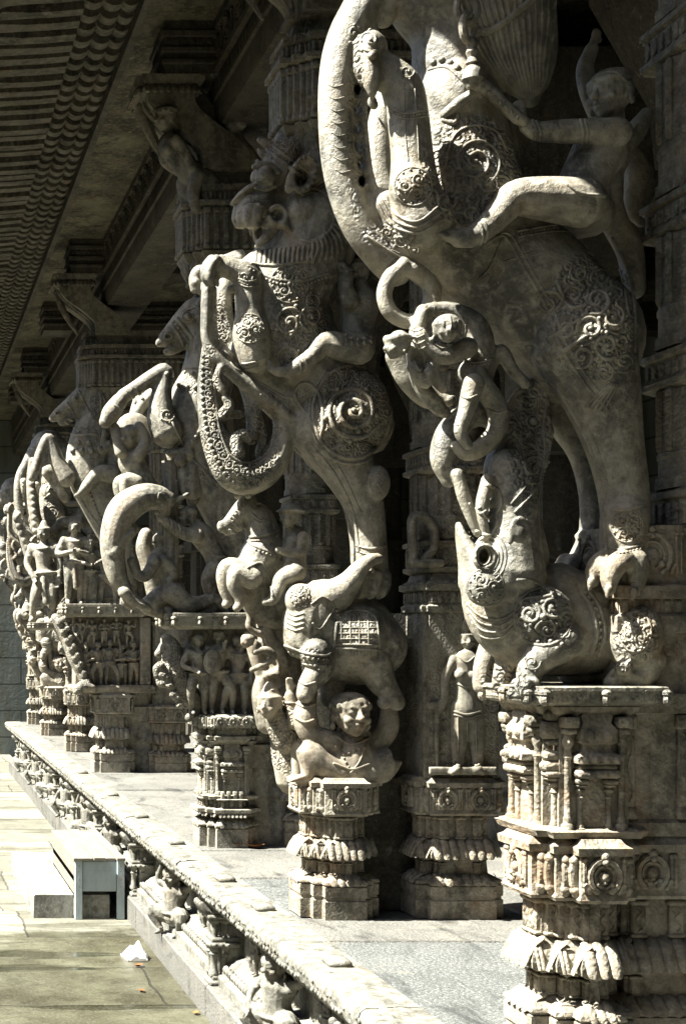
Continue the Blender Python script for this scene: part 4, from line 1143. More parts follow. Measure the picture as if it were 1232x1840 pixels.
# near foreleg with hanging paw, far foreleg
S.limb([(760, 395, 52), (745, 345, 45), (740, 280, 37), (732, 205, 36), (722, 160, 36), (700, 132, 30), (672, 112, 26)], dy=.10, k=.95, seg=18)
S.blob(742, 335, 42, 46, dy=.075, rd=34)
S.blob(664, 88, 27, 32, dy=.10, rd=34)
for x, t, L in ((650, .12, 150), (664, .065, 166), (680, .085, 158)): S.limb([(x, 78, 15), (x + 1, 120, 16), (x + 3, L - 18, 15), (x + 5, L, 9)], dy=t)
S.limb([(668, 182, 9), (672, 190, 8)], dy=.09)
S.limb([(708, 400, 40), (688, 340, 30), (682, 280, 27), (686, 220, 25), (700, 165, 24)], dy=.45, k=.95)
# fan of the mane
S.limb([(900, -80, 92), (912, 20, 84), (935, 100, 66), (948, 150, 42), (952, 176, 18)], dy=.20, k=.8, seg=20)
# flying tail behind the rider
S.limb([(1160, 205, 12), (1145, 230, 18), (1112, 275, 21), (1093, 335, 21), (1102, 395, 22), (1130, 450, 22), (1140, 520, 18)], dy=.34, k=1.2)
S.limb([(1138, 280, 18), (1150, 330, 30), (1140, 375, 20), (1150, 400, 10)], dy=.40, k=.6)
S.fuse(.0065, 2)
for yy, xx in ((160, 641), (198, 636), (232, 637), (265, 638), (297, 643), (326, 649)): S.carve(xx, yy, 6, 9, .12, .12)
S.rosette(742, 335, 34); S.rosette(1125, 945, 29)
S.scroll(665, 72, 22, 1.3, 1, 1, 3); S.scroll(636, 60, 18, 1.2, 2, -1, 3); S.bead(668, 100, 8); S.scroll(730, 128, 14, 1.2, 0)
for k in range(3): S.cord([(690 - 6 * k, 350 + 8 * k), (712 - 5 * k, 385 + 9 * k), (750, 398 + 10 * k), (788 + 3 * k, 370 + 12 * k)], 2.6)
S.scroll(855, 290, 46, 2.0, 1.2, -1, 3); S.cord([(800, 300), (815, 245), (850, 225), (890, 235), (910, 270)], 2.4)
S.scroll(800, 360, 20, 1.3, 0); S.scroll(845, 385, 20, 1.3, 2, -1); S.scroll(890, 370, 20, 1.3, 1); S.scroll(880, 330, 18, 1.3, 3, -1)
S.beads([(778, 112), (800, 108), (830, 130), (850, 155), (862, 172)], 6); S.cord([(770, 125), (800, 120), (826, 140), (845, 166)], 3)
S.cord([(800, 205), (830, 180), (868, 156)], 9, lift=.0); S.cord([(797, 215), (815, 220), (822, 208)], 5)
for k in range(15):
    t = k / 14
    S.cord([(822 + 175 * t, -10), (845 + 150 * t, 50), (868 + 118 * t, 100), (900 + 80 * t, 140 + 10 * math.sin(PI * t)), (922 + 48 * t, 164 + 12 * math.sin(PI * t))], 3.4, n=4)
S.cord([(855, 60), (890, 50), (930, 20), (960, -5)], 7)
S.cord([(870, 440), (905, 425), (940, 480), (985, 560), (1005, 620), (1050, 690), (1090, 735)], 3.4); S.cord([(880, 432), (914, 420), (948, 474), (993, 554), (1014, 612), (1056, 680), (1098, 728)], 2.4)
S.cord([(905, 425), (880, 480), (862, 500)], 3); S.cord([(1050, 450), (1090, 475), (1125, 500)], 3)
S.cord([(1100, 430), (1125, 480), (1140, 560), (1140, 630)], 4); S.cord([(1088, 436), (1113, 484), (1128, 560)], 3)
for x, y, R, a in ((985, 545, 26, 0), (1030, 530, 24, 1), (1072, 540, 26, 2), (1060, 590, 24, 3), (1015, 590, 22, 4), (1100, 570, 22, 5), (1090, 620, 26, 1), (1045, 640, 22, 2), (1080, 500, 20, 3), (1040, 490, 18, 4), (1120, 650, 20, 2), (1085, 670, 18, 5)): S.scroll(x, y, R, 1.4, a, 1 if a % 2 else -1, R * .14)
S.cord([(985, 610), (1030, 580), (1060, 565)], 5, taper=True); S.cord([(1000, 640), (1050, 605), (1085, 590)], 5, taper=True); S.cord([(1000, 505), (1010, 540), (985, 570)], 4)
for k in range(5): S.cord([(1108 - 3 * k, 690), (1098 - 7 * k, 712), (1084 - 8 * k, 738 - 2 * k)], 3.2, taper=False)
S.cord([(1002, 700), (1052, 790), (1078, 870), (1086, 950), (1090, 1000)], 3.2); S.cord([(1012, 690), (1066, 790), (1090, 870)], 2.2)
S.cord([(660, 425), (700, 452), (730, 470)], 3)
S.scroll(720, 432, 14, 1.3, 0); S.scroll(745, 450, 13, 1.3, 2); S.scroll(695, 418, 11, 1.3, 2)
for k in range(6): S.cord([(905 + 16 * k, 470 + 30 * k), (930 + 16 * k, 462 + 26 * k), (960 + 14 * k, 452 + 24 * k)], 1.5)      # creases of the cloth
S.cord([(930, 415), (1000, 405), (1060, 415), (1100, 440)], 3); S.cord([(932, 425), (1000, 415), (1060, 425), (1098, 450)], 2); S.beads([(936, 420), (1000, 410), (1060, 420)], 2.4)
for k in range(8): S.cord([(588 + 2 * k, 150 + 22 * k), (600 + 2 * k, 156 + 22 * k), (616 + 2 * k, 152 + 22 * k)], 1.1)                 # rings of the trunk
S.cord([(706, 196), (730, 204), (766, 198)], 2.4); S.cord([(705, 206), (730, 214), (767, 208)], 1.8); S.beads([(706, 201), (730, 209), (766, 203)], 2.2)
S.cord([(725, 150), (728, 240), (733, 290)], 1.4); S.cord([(745, 160), (750, 240), (752, 285)], 1.4)
S.cord([(1078, 905), (1100, 916), (1130, 916), (1160, 906)], 2.4); S.cord([(1084, 978), (1110, 988), (1150, 980)], 2.6); S.beads([(1084, 984), (1110, 994), (1150, 986)], 2.4)
S.cord([(700, 470), (712, 462), (728, 470)], 2); S.cord([(690, 460), (702, 450), (718, 456)], 1.5)
S.region(1060, 570, 78, 110, .8); S.region(850, 310, 90, 95, .8); S.region(640, 230, 16, 160, .5); S.region(1125, 945, 26, 28, .6); S.region(700, 425, 50, 22, .8)
S.obj('rearing_beast', M['p1'], P1, 'huge elephant trunked lion reared up on its hind legs')
# -- rider
S = Sculpt(f, .16)
S.head(1096, 168, 45, phi=-62, dy=.15, hair='bun', tilt=-4)
S.limb([(1100, 205, 20), (1098, 235, 24), (1082, 262, 46), (1056, 310, 44), (1040, 352, 46)], dy=.16, k=.95, seg=18)
S.limb([(1108, 238, 26), (1055, 236, 23), (1005, 236, 21), (965, 236, 17), (946, 226, 14)], dy=.10)
S.hand(936, 208, 17, 100, dy=.10, curl=.8, thumb=-1)
S.limb([(1090, 225, 22), (1062, 170, 19), (1050, 125, 15), (1062, 88, 12)], dy=.30); S.hand(1066, 74, 13, 70, dy=.30, curl=.5)
S.limb([(1045, 365, 44), (990, 358, 40), (930, 355, 33), (905, 375, 27), (880, 402, 23), (850, 425, 19), (825, 428, 17)], dy=.07, seg=16)
S.limb([(850, 424, 16), (812, 424, 13), (790, 412, 9)], dy=.07)
for q in range(4): S.limb([(800 - q * 2, 424 - q * 7, 5), (784 - q * 1, 416 - q * 7, 4)], dy=.05 + .006 * q)
S.limb([(1060, 385, 40), (1030, 395, 36)], dy=.3, k=1.2)
S.fuse(.005, 2)
for x0, y0, x1, y1 in ((963, 218, 968, 256), (956, 216, 960, 250), (1048, 212, 1052, 262), (1041, 212, 1044, 260)): S.cord([(x0, y0), ((x0 + x1) / 2 + 5, (y0 + y1) / 2), (x1, y1)], 3)
S.cord([(861, 402), (868, 422), (862, 442)], 3.5); S.cord([(868, 398), (876, 418), (870, 438)], 3.5)
S.cord([(1062, 262), (1050, 300), (1070, 330)], 2); S.cord([(1018, 330), (1045, 348), (1085, 352)], 4)
S.cord([(1066, 145), (1080, 132), (1105, 130), (1125, 145)], 3)
S.obj('rider', M['p1'], P1, 'bare chested stone rider holding up a chain beside the trunked beast')
# -- chain and bell
mb = MB()
def ringp(x, y, rx, ry, r, dy, tilt, fr=f):
    c = fr(x, y, dy); a = math.radians(tilt)
    mb.tube([tuple(c + V((fr.m(rx) * math.cos(t) * math.cos(a), fr.m(rx) * math.cos(t) * math.sin(a), fr.m(ry) * math.sin(t)))) for t in np.linspace(0, 2 * PI, 21)[:-1]], fr.m(r), seg=9, loop=True)
ringp(838, 16, 20, 26, 7, .08, 10); ringp(840, 50, 16, 24, 7.5, .08, 35)
c = f(852, 130, .08); m = f.m
mb.lathe(tuple(f(848, 100, .08)), [(m(7), m(30)), (m(11), m(22)), (m(8), m(14)), (m(12), m(6)), (m(8), m(-4)), (m(12), m(-14)), (m(8), m(-18)), (m(14), m(-24)), (m(18), m(-34)), (m(19), m(-44)), (m(14), m(-50)), (m(10), m(-58))], 14)
mb.tube([tuple(f(x, y, .09)) for x, y in ((858, 150), (882, 165), (905, 190), (930, 212), (940, 218))], [m(14), m(12), m(11), m(12), m(10)], seg=10)
for k in range(7): mb.ball(tuple(f(868 + 10 * k, 158 + 9 * k, .075)), m(5), seg=7, rg=5)
obj('chain', mb, M['p1'], P1)
# -- creatures climbing on the trunk
S = Sculpt(f, .26)
S.limb([(722, 478, 18), (700, 500, 15), (690, 530, 14), (702, 562, 14), (735, 578, 14), (765, 562, 15), (776, 530, 16), (768, 500, 17), (742, 482, 18)], dy=.24)
S.limb([(760, 560, 14), (748, 600, 14), (745, 640, 15), (756, 690, 15), (785, 730, 14), (800, 742, 10)], dy=.2)
S.limb([(712, 640, 20), (735, 680, 22), (770, 715, 20), (800, 720, 12)], dy=.3)
S.limb([(740, 660, 10), (765, 690, 10), (775, 655, 9), (795, 700, 8)], dy=.15)
S.limb([(770, 556, 12), (812, 560, 17), (850, 590, 26), (860, 640, 28), (855, 690, 22)], dy=.2)
S.limb([(838, 625, 20), (800, 640, 16), (770, 625, 12), (755, 600, 11)], dy=.14)
S.limb([(845, 670, 24), (870, 700, 20), (890, 730, 19), (893, 770, 18), (870, 800, 17), (838, 815, 14), (818, 800, 9)], dy=.18)
S.limb([(850, 690, 20), (838, 735, 15), (826, 775, 11), (840, 800, 9)], dy=.12)
S.limb([(868, 700, 14), (878, 660, 13), (898, 630, 13), (920, 665, 11), (945, 690, 9)], dy=.2)
S.hand(800, 722, 11, 20, dy=.28); S.hand(945, 692, 10, 30, dy=.2); S.hand(752, 598, 9, 120, dy=.14)
S.head(714, 622, 25, phi=-80, dy=.16, hair='turban')
S.head(803, 592, 27, phi=-12, dy=.11, hair='cap')
S.fuse(.005, 2)
for k in range(9): S.cord([(736 + 1.2 * k, 590 + 11 * k), (748 + 1.2 * k, 595 + 11 * k), (760 + 1.2 * k, 590 + 11 * k)], 1.4)
for k in range(5): S.cord([(780 + 14 * k, 552 + 8 * k), (784 + 13 * k, 566 + 8 * k), (786 + 11 * k, 578 + 8 * k)], 1.4)
S.cord([(832, 645), (850, 652), (884, 645)], 2.4); S.beads([(834, 650), (852, 657), (882, 650)], 2.2); S.cord([(826, 710), (840, 716), (856, 710)], 2); S.cord([(876, 735), (892, 742), (910, 738)], 2)
for k in range(5): S.cord([(812 - 5 * k, 748 + 12 * k), (806 - 3 * k, 760 + 12 * k), (822 - 3 * k, 764 + 13 * k)], 1.4)
S.cord([(745, 650), (752, 665), (762, 660)], 3); S.scroll(885, 775, 9, 1.2, 0)
S.obj('entwined_climbers', M['p1'], P1, 'knot of small climbing figures hanging from the curled trunk')
# ---------------------------------------------------------------- second pillar: lion with curled lip, rider, elephant, horseman, dwarf
f = FR[1]; d = f.d0
P2 = pillar_thing(1, 'second pillar, rearing maned lion above a small elephant carried by a squatting dwarf')
mb = MB(); base_tiers(mb, PLAN(d, 1.84, 2.20, .40, ((.04, .05), (.045, .05))), 1.0, 3); obj('base', mb, M['base'], P2, ang=40, orn=.12)
web(P2, d, 1.40, 2.05, 2.45, 'dark', .30); SH2 = inner_column(P2, d, 4); capital(P2, d, True, 1.76)  # this tie wall uses the dark stone: the gap's shade put into its colour
# standing goddess on the column
S = Sculpt(f, .04)
S.slab([(770, 1392), (892, 1392), (892, 1378), (770, 1378)], .0, .12)
S.limb([(838, 1190, 24), (838, 1240, 20), (838, 1275, 25)], k=.6); S.blob(826, 1212, 10, 10, dy=.02); S.blob(848, 1212, 10, 10, dy=.02)
S.limb([(826, 1270, 16), (824, 1330, 15), (822, 1380, 9)], k=.7); S.limb([(852, 1270, 16), (856, 1330, 14), (858, 1380, 9)], k=.7)
S.limb([(815, 1185, 9), (800, 1215, 8), (798, 1255, 7), (790, 1275, 6)], k=.8); S.limb([(862, 1185, 9), (874, 1220, 8), (868, 1260, 7)], k=.8)
S.limb([(786, 1268, 6), (784, 1330, 4), (786, 1390, 4)], k=.7); S.limb([(772, 1268, 6), (796, 1264, 6)], k=.7)
S.limb([(820, 1382, 8), (812, 1388, 6)], dy=.0); S.limb([(858, 1382, 8), (866, 1388, 6)], dy=.0)
S.head(838, 1150, 19, phi=-8, dy=.06, hair='crown')
S.limb([(800, 1160, 5), (790, 1200, 6), (786, 1250, 4)], dy=.1); S.limb([(838, 1125, 10), (838, 1112, 5)], k=.6)
S.fuse(.005, 1)
for yy in (1278, 1284): S.cord([(815, yy), (838, yy + 6), (862, yy)], 2.4)
for k in range(3): S.cord([(822 + 16 * k, 1290), (823 + 16 * k, 1330), (822 + 16 * k, 1362)], 2)
S.cord([(816, 1370), (824, 1376), (832, 1370)], 2.5); S.cord([(848, 1370), (856, 1376), (864, 1370)], 2.5); S.cord([(824, 1180), (838, 1190), (852, 1180)], 2); S.cord([(820, 1228), (838, 1234), (856, 1228)], 2)
S.obj('goddess_relief', M['shaft'], SH2)
# scrolled bracket on the column
S = Sculpt(f, .06)
S.limb([(742, 1006, 8), (740, 960, 8), (742, 932, 9), (760, 928, 9), (778, 948, 8), (778, 985, 8), (762, 1002, 7)], k=1.6); S.limb([(740, 1012, 8), (790, 1012, 8)], k=2)
S.blob(748, 926, 9, 9)
S.fuse(.008, 1); S.beads([(735, 1020), (795, 1020)], 3); S.obj('scroll_ornament', M['shaft'], SH2)
# -- the lion
S = Sculpt(f, .24)
S.blob(568, 320, 58, 62, rd=58); S.blob(547, 382, 32, 34, dy=.125, rd=30); S.blob(568, 392, 46, 56, dy=.26, rd=44)      # skull, cheek, jaw hinge
S.limb([(498, 320, 33), (512, 288, 36), (536, 264, 32), (580, 262, 42)], k=1.15, seg=18)                          # brow and crown
S.limb([(552, 346, 34), (505, 356, 27), (470, 366, 28), (450, 372, 26)], k=1.2, seg=18)                           # muzzle
for x, t in ((427, .24), (434, .17), (446, .125), (459, .115)): S.limb([(x + 4, 376, 12), (x, 392, 11), (x + 2, 404, 8)], dy=t, n=3)
S.limb([(417, 365, 3), (433, 351, 7), (453, 341, 9), (482, 341, 8)], k=4, dy=.24)                                # nose leaf
S.blob(476, 318, 18, 17, dy=.125, rd=18); S.blob(466, 318, 16, 16, dy=.36, rd=17)
S.limb([(456, 300, 5), (470, 296, 7), (486, 299, 7), (500, 310, 5)], dy=.13)
S.limb([(460, 338, 4), (478, 340, 5), (496, 334, 4)], dy=.125)
S.limb([(500, 262, 10), (508, 245, 12), (520, 228, 10), (530, 214, 5)], k=1.2); S.limb([(495, 270, 9), (478, 258, 8), (465, 251, 4)], k=1.4); S.limb([(482, 282, 8), (470, 276, 6), (464, 268, 3)], k=1.4); S.limb([(470, 298, 7), (463, 290, 5)], dy=.2)
for t in np.linspace(0, 2 * PI, 17)[:-1]: S.limb([(546 + 20 * math.cos(t) + 9 * math.sin(t), 312 - 30 * math.sin(t) + 4 * math.cos(t), 4.5, .05), (540 + 12 * math.cos(t), 326 - 15 * math.sin(t), 8, .115)], k=1.2, n=2)
S.limb([(520, 340, 8), (522, 322, 8), (532, 300, 7)], dy=.06)
for t in np.linspace(-2.9, 2.2, 14): S.blob(498 + 15.5 * math.cos(t), 388 - 15.5 * math.sin(t), 5.5, 5.5, dy=.115, rd=10)
S.limb([(486, 400, 7), (475, 405, 7), (468, 396, 6)], dy=.125); S.limb([(530, 400, 16), (530, 420, 16), (530, 440, 14)], dy=.18)
S.limb([(460, 443, 4), (474, 431, 9), (490, 416, 9), (502, 402, 6)], dy=.125, k=.7); S.limb([(470, 446, 10), (500, 436, 20), (528, 428, 26)], dy=.25, k=1.5)
S.blob(511, 404, 8.5, 9.5, dy=.10); S.limb([(516, 410, 6), (525, 424, 5), (525, 440, 4)], dy=.10)
S.limb([(456, 410, 4.5), (458, 424, 4), (461, 438, 2.5)], dy=.14); S.limb([(450, 410, 4), (452, 424, 2.5)], dy=.30)
S.limb([(520, 440, 30), (500, 455, 34), (470, 462, 22), (452, 468, 12)], k=1.15)                   # bearded chin
S.limb([(570, 400, 75), (555, 460, 78), (520, 520, 80)], k=1.0, seg=20)                          # neck to chest
S.blob(470, 500, 48, 50, rd=62); S.limb([(430, 470, 22), (400, 478, 18)], dy=.40)
S.limb([(505, 520, 82), (515, 600, 84), (560, 680, 80), (610, 730, 80), (640, 760, 66)], seg=20, k=.95)
S.limb([(440, 630, 30), (470, 680, 36), (520, 720, 44), (560, 760, 40)], k=1.3)
# near and far forelegs
S.limb([(458, 640, 30), (452, 600, 34), (448, 560, 25), (446, 520, 24), (440, 495, 25), (418, 484, 20), (396, 478, 18)], dy=.09, k=.95, seg=16)
S.blob(448, 594, 28, 30, dy=.075, rd=26); S.blob(392, 478, 18, 18, dy=.09); S.blob(415, 520, 8, 8, dy=.09)
for q, t in ((-6, .07), (3, .05), (12, .08)): S.limb([(386 + q, 466, 9), (376 + q, 480, 9), (374 + q, 498, 8), (379 + q, 512, 4)], dy=t)
S.limb([(372, 492, 12), (358, 488, 12), (350, 502, 11), (350, 520, 8)], dy=.25); S.limb([(352, 508, 9), (360, 525, 6)], dy=.22)
S.limb([(425, 640, 30), (408, 610, 26), (398, 570, 22), (400, 530, 18), (412, 500, 14)], dy=.40)
# plume that runs from the paw down to the loins
S.limb([(372, 505, 9), (370, 560, 9), (371, 610, 9), (390, 645, 11), (430, 680, 12), (480, 720, 14), (530, 760, 15)], dy=.17, k=1.6)
S.limb([(384, 520, 6), (384, 575, 6), (388, 608, 7), (412, 640, 8)], dy=.17, k=1.8)
# foliage loop
S.limb([(374, 625, 11), (371, 680, 15), (376, 740, 20), (392, 800, 27), (420, 850, 32), (455, 858, 30), (490, 835, 25), (508, 790, 20), (506, 745, 17), (486, 712, 15), (455, 690, 12)], dy=.2, k=1.25, seg=16)
S.limb([(405, 640, 12), (440, 690, 13), (455, 740, 14), (452, 790, 10)], dy=.2, k=1.1)
S.limb([(400, 700, 9), (392, 680, 8), (398, 660, 8), (410, 656, 6)], dy=.14); S.limb([(402, 745, 12), (412, 728, 9), (405, 715, 7)], dy=.14)
S.limb([(425, 815, 16), (424, 790, 12), (438, 780, 10), (446, 790, 7)], dy=.14); S.limb([(385, 740, 10), (430, 745, 8)], dy=.2)
S.limb([(462, 750, 10), (472, 790, 9), (466, 815, 8), (480, 835, 9)], dy=.22)
# haunch and legs
S.blob(632, 740, 64, 82, dy=.20, rd=76)
S.limb([(590, 770, 66), (630, 850, 46), (655, 910, 34), (664, 960, 29), (666, 1010, 30), (668, 1038, 30)], dy=.15, k=.95, seg=18)
S.limb([(545, 800, 15), (566, 824, 17), (600, 848, 24), (632, 900, 20), (645, 960, 18), (646, 1010, 16)], dy=.34, k=1.0)
S.limb([(528, 796, 10), (545, 806, 14)], dy=.3)
for q, t in ((-6, .10), (12, .08), (28, .10)): S.limb([(664 + q, 1034, 11), (662 + q, 1050, 12), (658 + q, 1064, 10), (652 + q, 1072, 6)], dy=t)
S.blob(678, 868, 22, 32, dy=.075, rd=22)
S.fuse(.0066, 1)
S.carve(498, 388, 11, 11, .075); S.carve(470, 420, 10, 9, .05); S.carve(541, 318, 12, 16, .04)
S.rosette(448, 590, 26); S.rosette(520, 510, 34); S.rosette(679, 868, 20, ex=.75)
S.scroll(440, 498, 14, 1.3, 0); S.scroll(520, 580, 30, 1.6, 0, -1, 3.5); S.scroll(560, 570, 24, 1.5, 2, 1, 3); S.scroll(520, 640, 26, 1.5, 1, 1, 3); S.scroll(560, 540, 18, 1.3, 2, -1, 2.5)
S.scroll(635, 738, 52, 2.4, .5, 1, 4.5); S.cord([(632 + 70 * math.cos(a), 740 + 84 * math.sin(a)) for a in np.linspace(0, 2 * PI, 30)], 3.5, n=1); S.cord([(632 + 76 * math.cos(a), 742 + 92 * math.sin(a)) for a in np.linspace(.2, 3.4, 22)], 3, n=1)
for a in np.linspace(0, 2 * PI, 11)[:-1]: S.scroll(634 + 60 * math.cos(a), 740 + 68 * math.sin(a), 9, 1.2, a, 1, 1.6)
S.cord([(580, 800), (555, 750), (530, 712), (540, 690), (560, 692), (575, 715), (580, 760), (575, 790)], 3.2); S.cord([(560, 800), (600, 850), (634, 920), (645, 990)], 3); S.cord([(572, 795), (612, 845), (648, 920)], 2)
S.cord([(446, 478), (490, 500), (540, 505), (590, 490)], 2.4); S.beads([(450, 484), (490, 507), (540, 512), (586, 498)], 2.8)
S.cord([(470, 690), (520, 715), (560, 700), (585, 665)], 2.2); S.cord([(476, 698), (524, 724), (566, 708), (590, 672)], 1.6)
for k in range(9): S.cord([(486 + 10 * k, 706 + 6 * math.sin(k * .8)), (488 + 10 * k, 716 + 6 * math.sin(k * .8)), (486 + 10 * k, 726 + 6 * math.sin(k * .8))], 1.6, n=2)
S.cord([(428, 500), (445, 506), (466, 502)], 2.4); S.cord([(428, 510), (446, 516), (468, 512)], 2); S.cord([(640, 980), (666, 986), (692, 980)], 2.6); S.cord([(640, 990), (666, 997), (692, 990)], 2)
for k in range(19):
    a = -1.35 + k * .155                                       # mane rays behind the cheek
    S.cord([(556 + 46 * math.cos(a), 384 + 48 * math.sin(a)), (560 + 60 * math.cos(a + .1), 386 + 64 * math.sin(a + .1)), (560 + 76 * math.cos(a + .25), 388 + 82 * math.sin(a + .25))], 3.6, n=4)
S.cord([(556 + 46 * math.cos(a), 386 + 48 * math.sin(a)) for a in np.linspace(-1.5, 1.9, 22)], 3.5, n=1)
for k in range(13):
    x = 458 + 8.5 * k
    S.cord([(x + 3, 452 - .8 * k), (x + 1, 462 - .5 * k), (x, 474 - .3 * k)], 3.2, n=3)
S.cord([(452, 474), (500, 476), (560, 468)], 3)
S.cord([(462, 322), (474, 328), (490, 322)], 1.4)
for k in range(4): S.cord([(446 + 3 * k, 352 + 5 * k), (462 + 3 * k, 356 + 5 * k), (480 + 2 * k, 357 + 4 * k), (500, 352 + 3 * k)], 1.2)
S.cord([(500, 340), (520, 334), (545, 350)], 2); S.cord([(520, 352), (540, 352), (560, 345)], 2); S.scroll(540, 362, 8, 1.2, 0, 1, 1.4)
S.cord([(480, 270), (520, 300), (545, 318)], 4); S.cord([(490, 262), (530, 292), (552, 308)], 3)
for k in range(6): S.scroll(520 + 14 * (k % 3) + 4 * (k // 3), 258 + 14 * (k // 3), 7, 1.2, k, 1, 1.6)
for k in range(3): S.cord([(400 + 4 * k, 628 + 8 * k), (430, 652 + 7 * k), (462, 650 + 4 * k)], 2.2)
S.vine([(395, 545), (392, 580), (404, 612)], 9, False); S.vine([(372, 640), (374, 700), (382, 760), (400, 815), (430, 848), (470, 842), (496, 812)], 10, False); S.vine([(470, 708), (492, 740), (498, 780)], 8, False)
S.cord([(385, 690), (392, 760), (412, 815), (445, 832), (480, 815), (494, 775)], 2.4)
S.beads([(366, 640), (364, 700), (370, 760), (388, 820), (420, 868), (460, 872)], 4.5)
for x, y, a, b, w in ((520, 520, 40, 45, .5), (540, 600, 55, 60, .6), (632, 740, 66, 80, .7), (430, 800, 70, 80, .7), (376, 680, 16, 60, .7), (398, 580, 16, 50, .5), (520, 272, 40, 22, .7), (448, 594, 24, 26, .5)): S.region(x, y, a, b, w)
S.obj('rearing_lion', M['p2'], P2, 'stone lion rearing with open curled mouth and scalloped mane')
# -- rider of the lion
S = Sculpt(f, .16)
S.head(640, 490, 26, phi=-60, dy=.2, hair='bun')
S.limb([(645, 515, 16), (646, 545, 34), (640, 590, 29), (640, 618, 33)], k=.9, seg=16)
S.limb([(628, 540, 17), (620, 515, 14), (622, 490, 12), (608, 474, 9)], dy=.09); S.hand(600, 464, 10, 110, dy=.09, curl=.8)
S.limb([(645, 628, 28), (610, 622, 26), (583, 618, 21), (562, 638, 17), (540, 655, 15), (518, 668, 12)], dy=.05, seg=14)
S.limb([(524, 666, 11), (500, 668, 9), (484, 660, 6)], dy=.05)
for q in range(4): S.limb([(492 - q, 668 - q * 5, 3.6), (482, 663 - q * 5, 3)], dy=.04)
S.fuse(.0055, 2)
S.cord([(545, 642), (552, 654), (548, 668)], 3); S.cord([(536, 646), (542, 660), (538, 672)], 3); S.cord([(612, 482), (622, 486), (632, 482)], 2.5)
S.beads([(622, 602), (640, 610), (666, 606)], 4); S.beads([(622, 610), (640, 618), (666, 614)], 4)
S.obj('rider', M['p2'], P2, 'stone rider sitting astride the maned lion')
# -- elephant
S = Sculpt(f, .20)
S.blob(640, 1150, 72, 82, dy=.24, rd=84); S.limb([(585, 1130, 62), (640, 1150, 74), (672, 1160, 58)], k=1.1, seg=18)
S.limb([(545, 1150, 36), (548, 1110, 40), (562, 1080, 38), (590, 1072, 32)], dy=.14, k=1.1, seg=16)
S.limb([(572, 1078, 37, .12), (604, 1068, 32, .09), (628, 1046, 22, .06), (646, 1022, 16, .05), (664, 1007, 12, .05), (678, 1004, 10, .07)], seg=14)
S.blob(540, 1078, 28, 30, dy=.10, rd=26); S.blob(530, 1120, 22, 45, dy=.14, rd=28)
S.limb([(580, 1090, 26), (575, 1120, 24), (560, 1135, 14)], dy=.05, k=.35)                       # ear
S.limb([(612, 1085, 20), (640, 1075, 14), (652, 1065, 10)], dy=.14)
S.limb([(566, 1170, 30), (575, 1200, 26), (560, 1220, 20), (552, 1236, 18), (548, 1248, 16)], dy=.08)
S.limb([(668, 1190, 36), (685, 1225, 26), (700, 1245, 20), (712, 1262, 16)], dy=.10); S.limb([(704, 1256, 15), (690, 1262, 13)], dy=.08)
S.limb([(600, 1200, 30), (598, 1230, 24), (590, 1258, 16)], dy=.34)
S.fuse(.007, 2)
S.rosette(538, 1072, 22, ex=.8); S.cord([(560, 1085), (580, 1072), (600, 1088), (590, 1110), (575, 1130), (562, 1120)], 2.2)
for k in range(4): S.cord([(516, 1100 + 9 * k), (530, 1106 + 9 * k), (545, 1102 + 9 * k)], 1.8)
S.cord([(512, 1160), (545, 1172), (585, 1178), (600, 1160), (605, 1120)], 3); S.beads([(512, 1168), (545, 1180), (590, 1186)], 3.4); S.cord([(518, 1180), (550, 1194), (590, 1196)], 2)
S.vine([(520, 1174), (555, 1184), (590, 1188)], 6, False)
S.cord([(605, 1105), (640, 1096), (672, 1106), (680, 1140), (682, 1165)], 2.6); S.cord([(600, 1165), (640, 1166), (684, 1168)], 2.6); S.cord([(600, 1158), (640, 1158), (684, 1160)], 2)
for k in range(14): S.cord([(604 + 6 * k, 1168), (604 + 6 * k, 1178)], 1.8, n=2)
for k in range(4): S.cord([(612 + 16 * k, 1108), (614 + 16 * k, 1155)], 1.6, n=3)
for k in range(4): S.cord([(608, 1118 + 10 * k), (676, 1118 + 10 * k)], 1.2, n=8)
S.cord([(536, 1222), (548, 1230), (566, 1226)], 2); S.cord([(688, 1220), (698, 1212)], 2); S.beads([(566, 1196), (580, 1208), (588, 1200)], 3); S.bead(604, 1096, 4)
S.region(640, 1135, 40, 40, .5); S.region(550, 1180, 40, 14, .7); S.region(540, 1072, 22, 22, .4)
S.obj('elephant', M['p2'], P2, 'small stone elephant with raised trunk under the lion')
# -- dwarf who carries the elephant
S = Sculpt(f, .12)
S.head(630, 1284, 40, phi=10, dy=.08, hair='cap', tilt=4)
S.limb([(634, 1320, 30), (632, 1350, 46), (632, 1385, 50)], dy=.16, k=1.0, seg=18)
S.limb([(598, 1335, 22), (560, 1320, 21), (548, 1290, 22), (552, 1262, 17), (556, 1244, 14)], dy=.12); S.hand(556, 1236, 12, 110, dy=.10)
S.limb([(668, 1338, 22), (690, 1320, 20), (698, 1300, 19), (698, 1276, 15)], dy=.16)
S.limb([(610, 1390, 26), (575, 1370, 26), (556, 1352, 24), (556, 1375, 18), (552, 1396, 13), (538, 1402, 9)], dy=.10)
S.limb([(575, 1385, 20), (548, 1350, 18), (538, 1340, 16), (535, 1370, 12), (535, 1396, 10)], dy=.24)
S.limb([(655, 1388, 26), (690, 1372, 26), (700, 1365, 22), (690, 1390, 16), (672, 1398, 12)], dy=.10)
for q in range(4): S.limb([(545 - 3 * q, 1396 + q, 5), (533 - 3 * q, 1400 + q, 4)], dy=.08)
S.fuse(.006, 2)
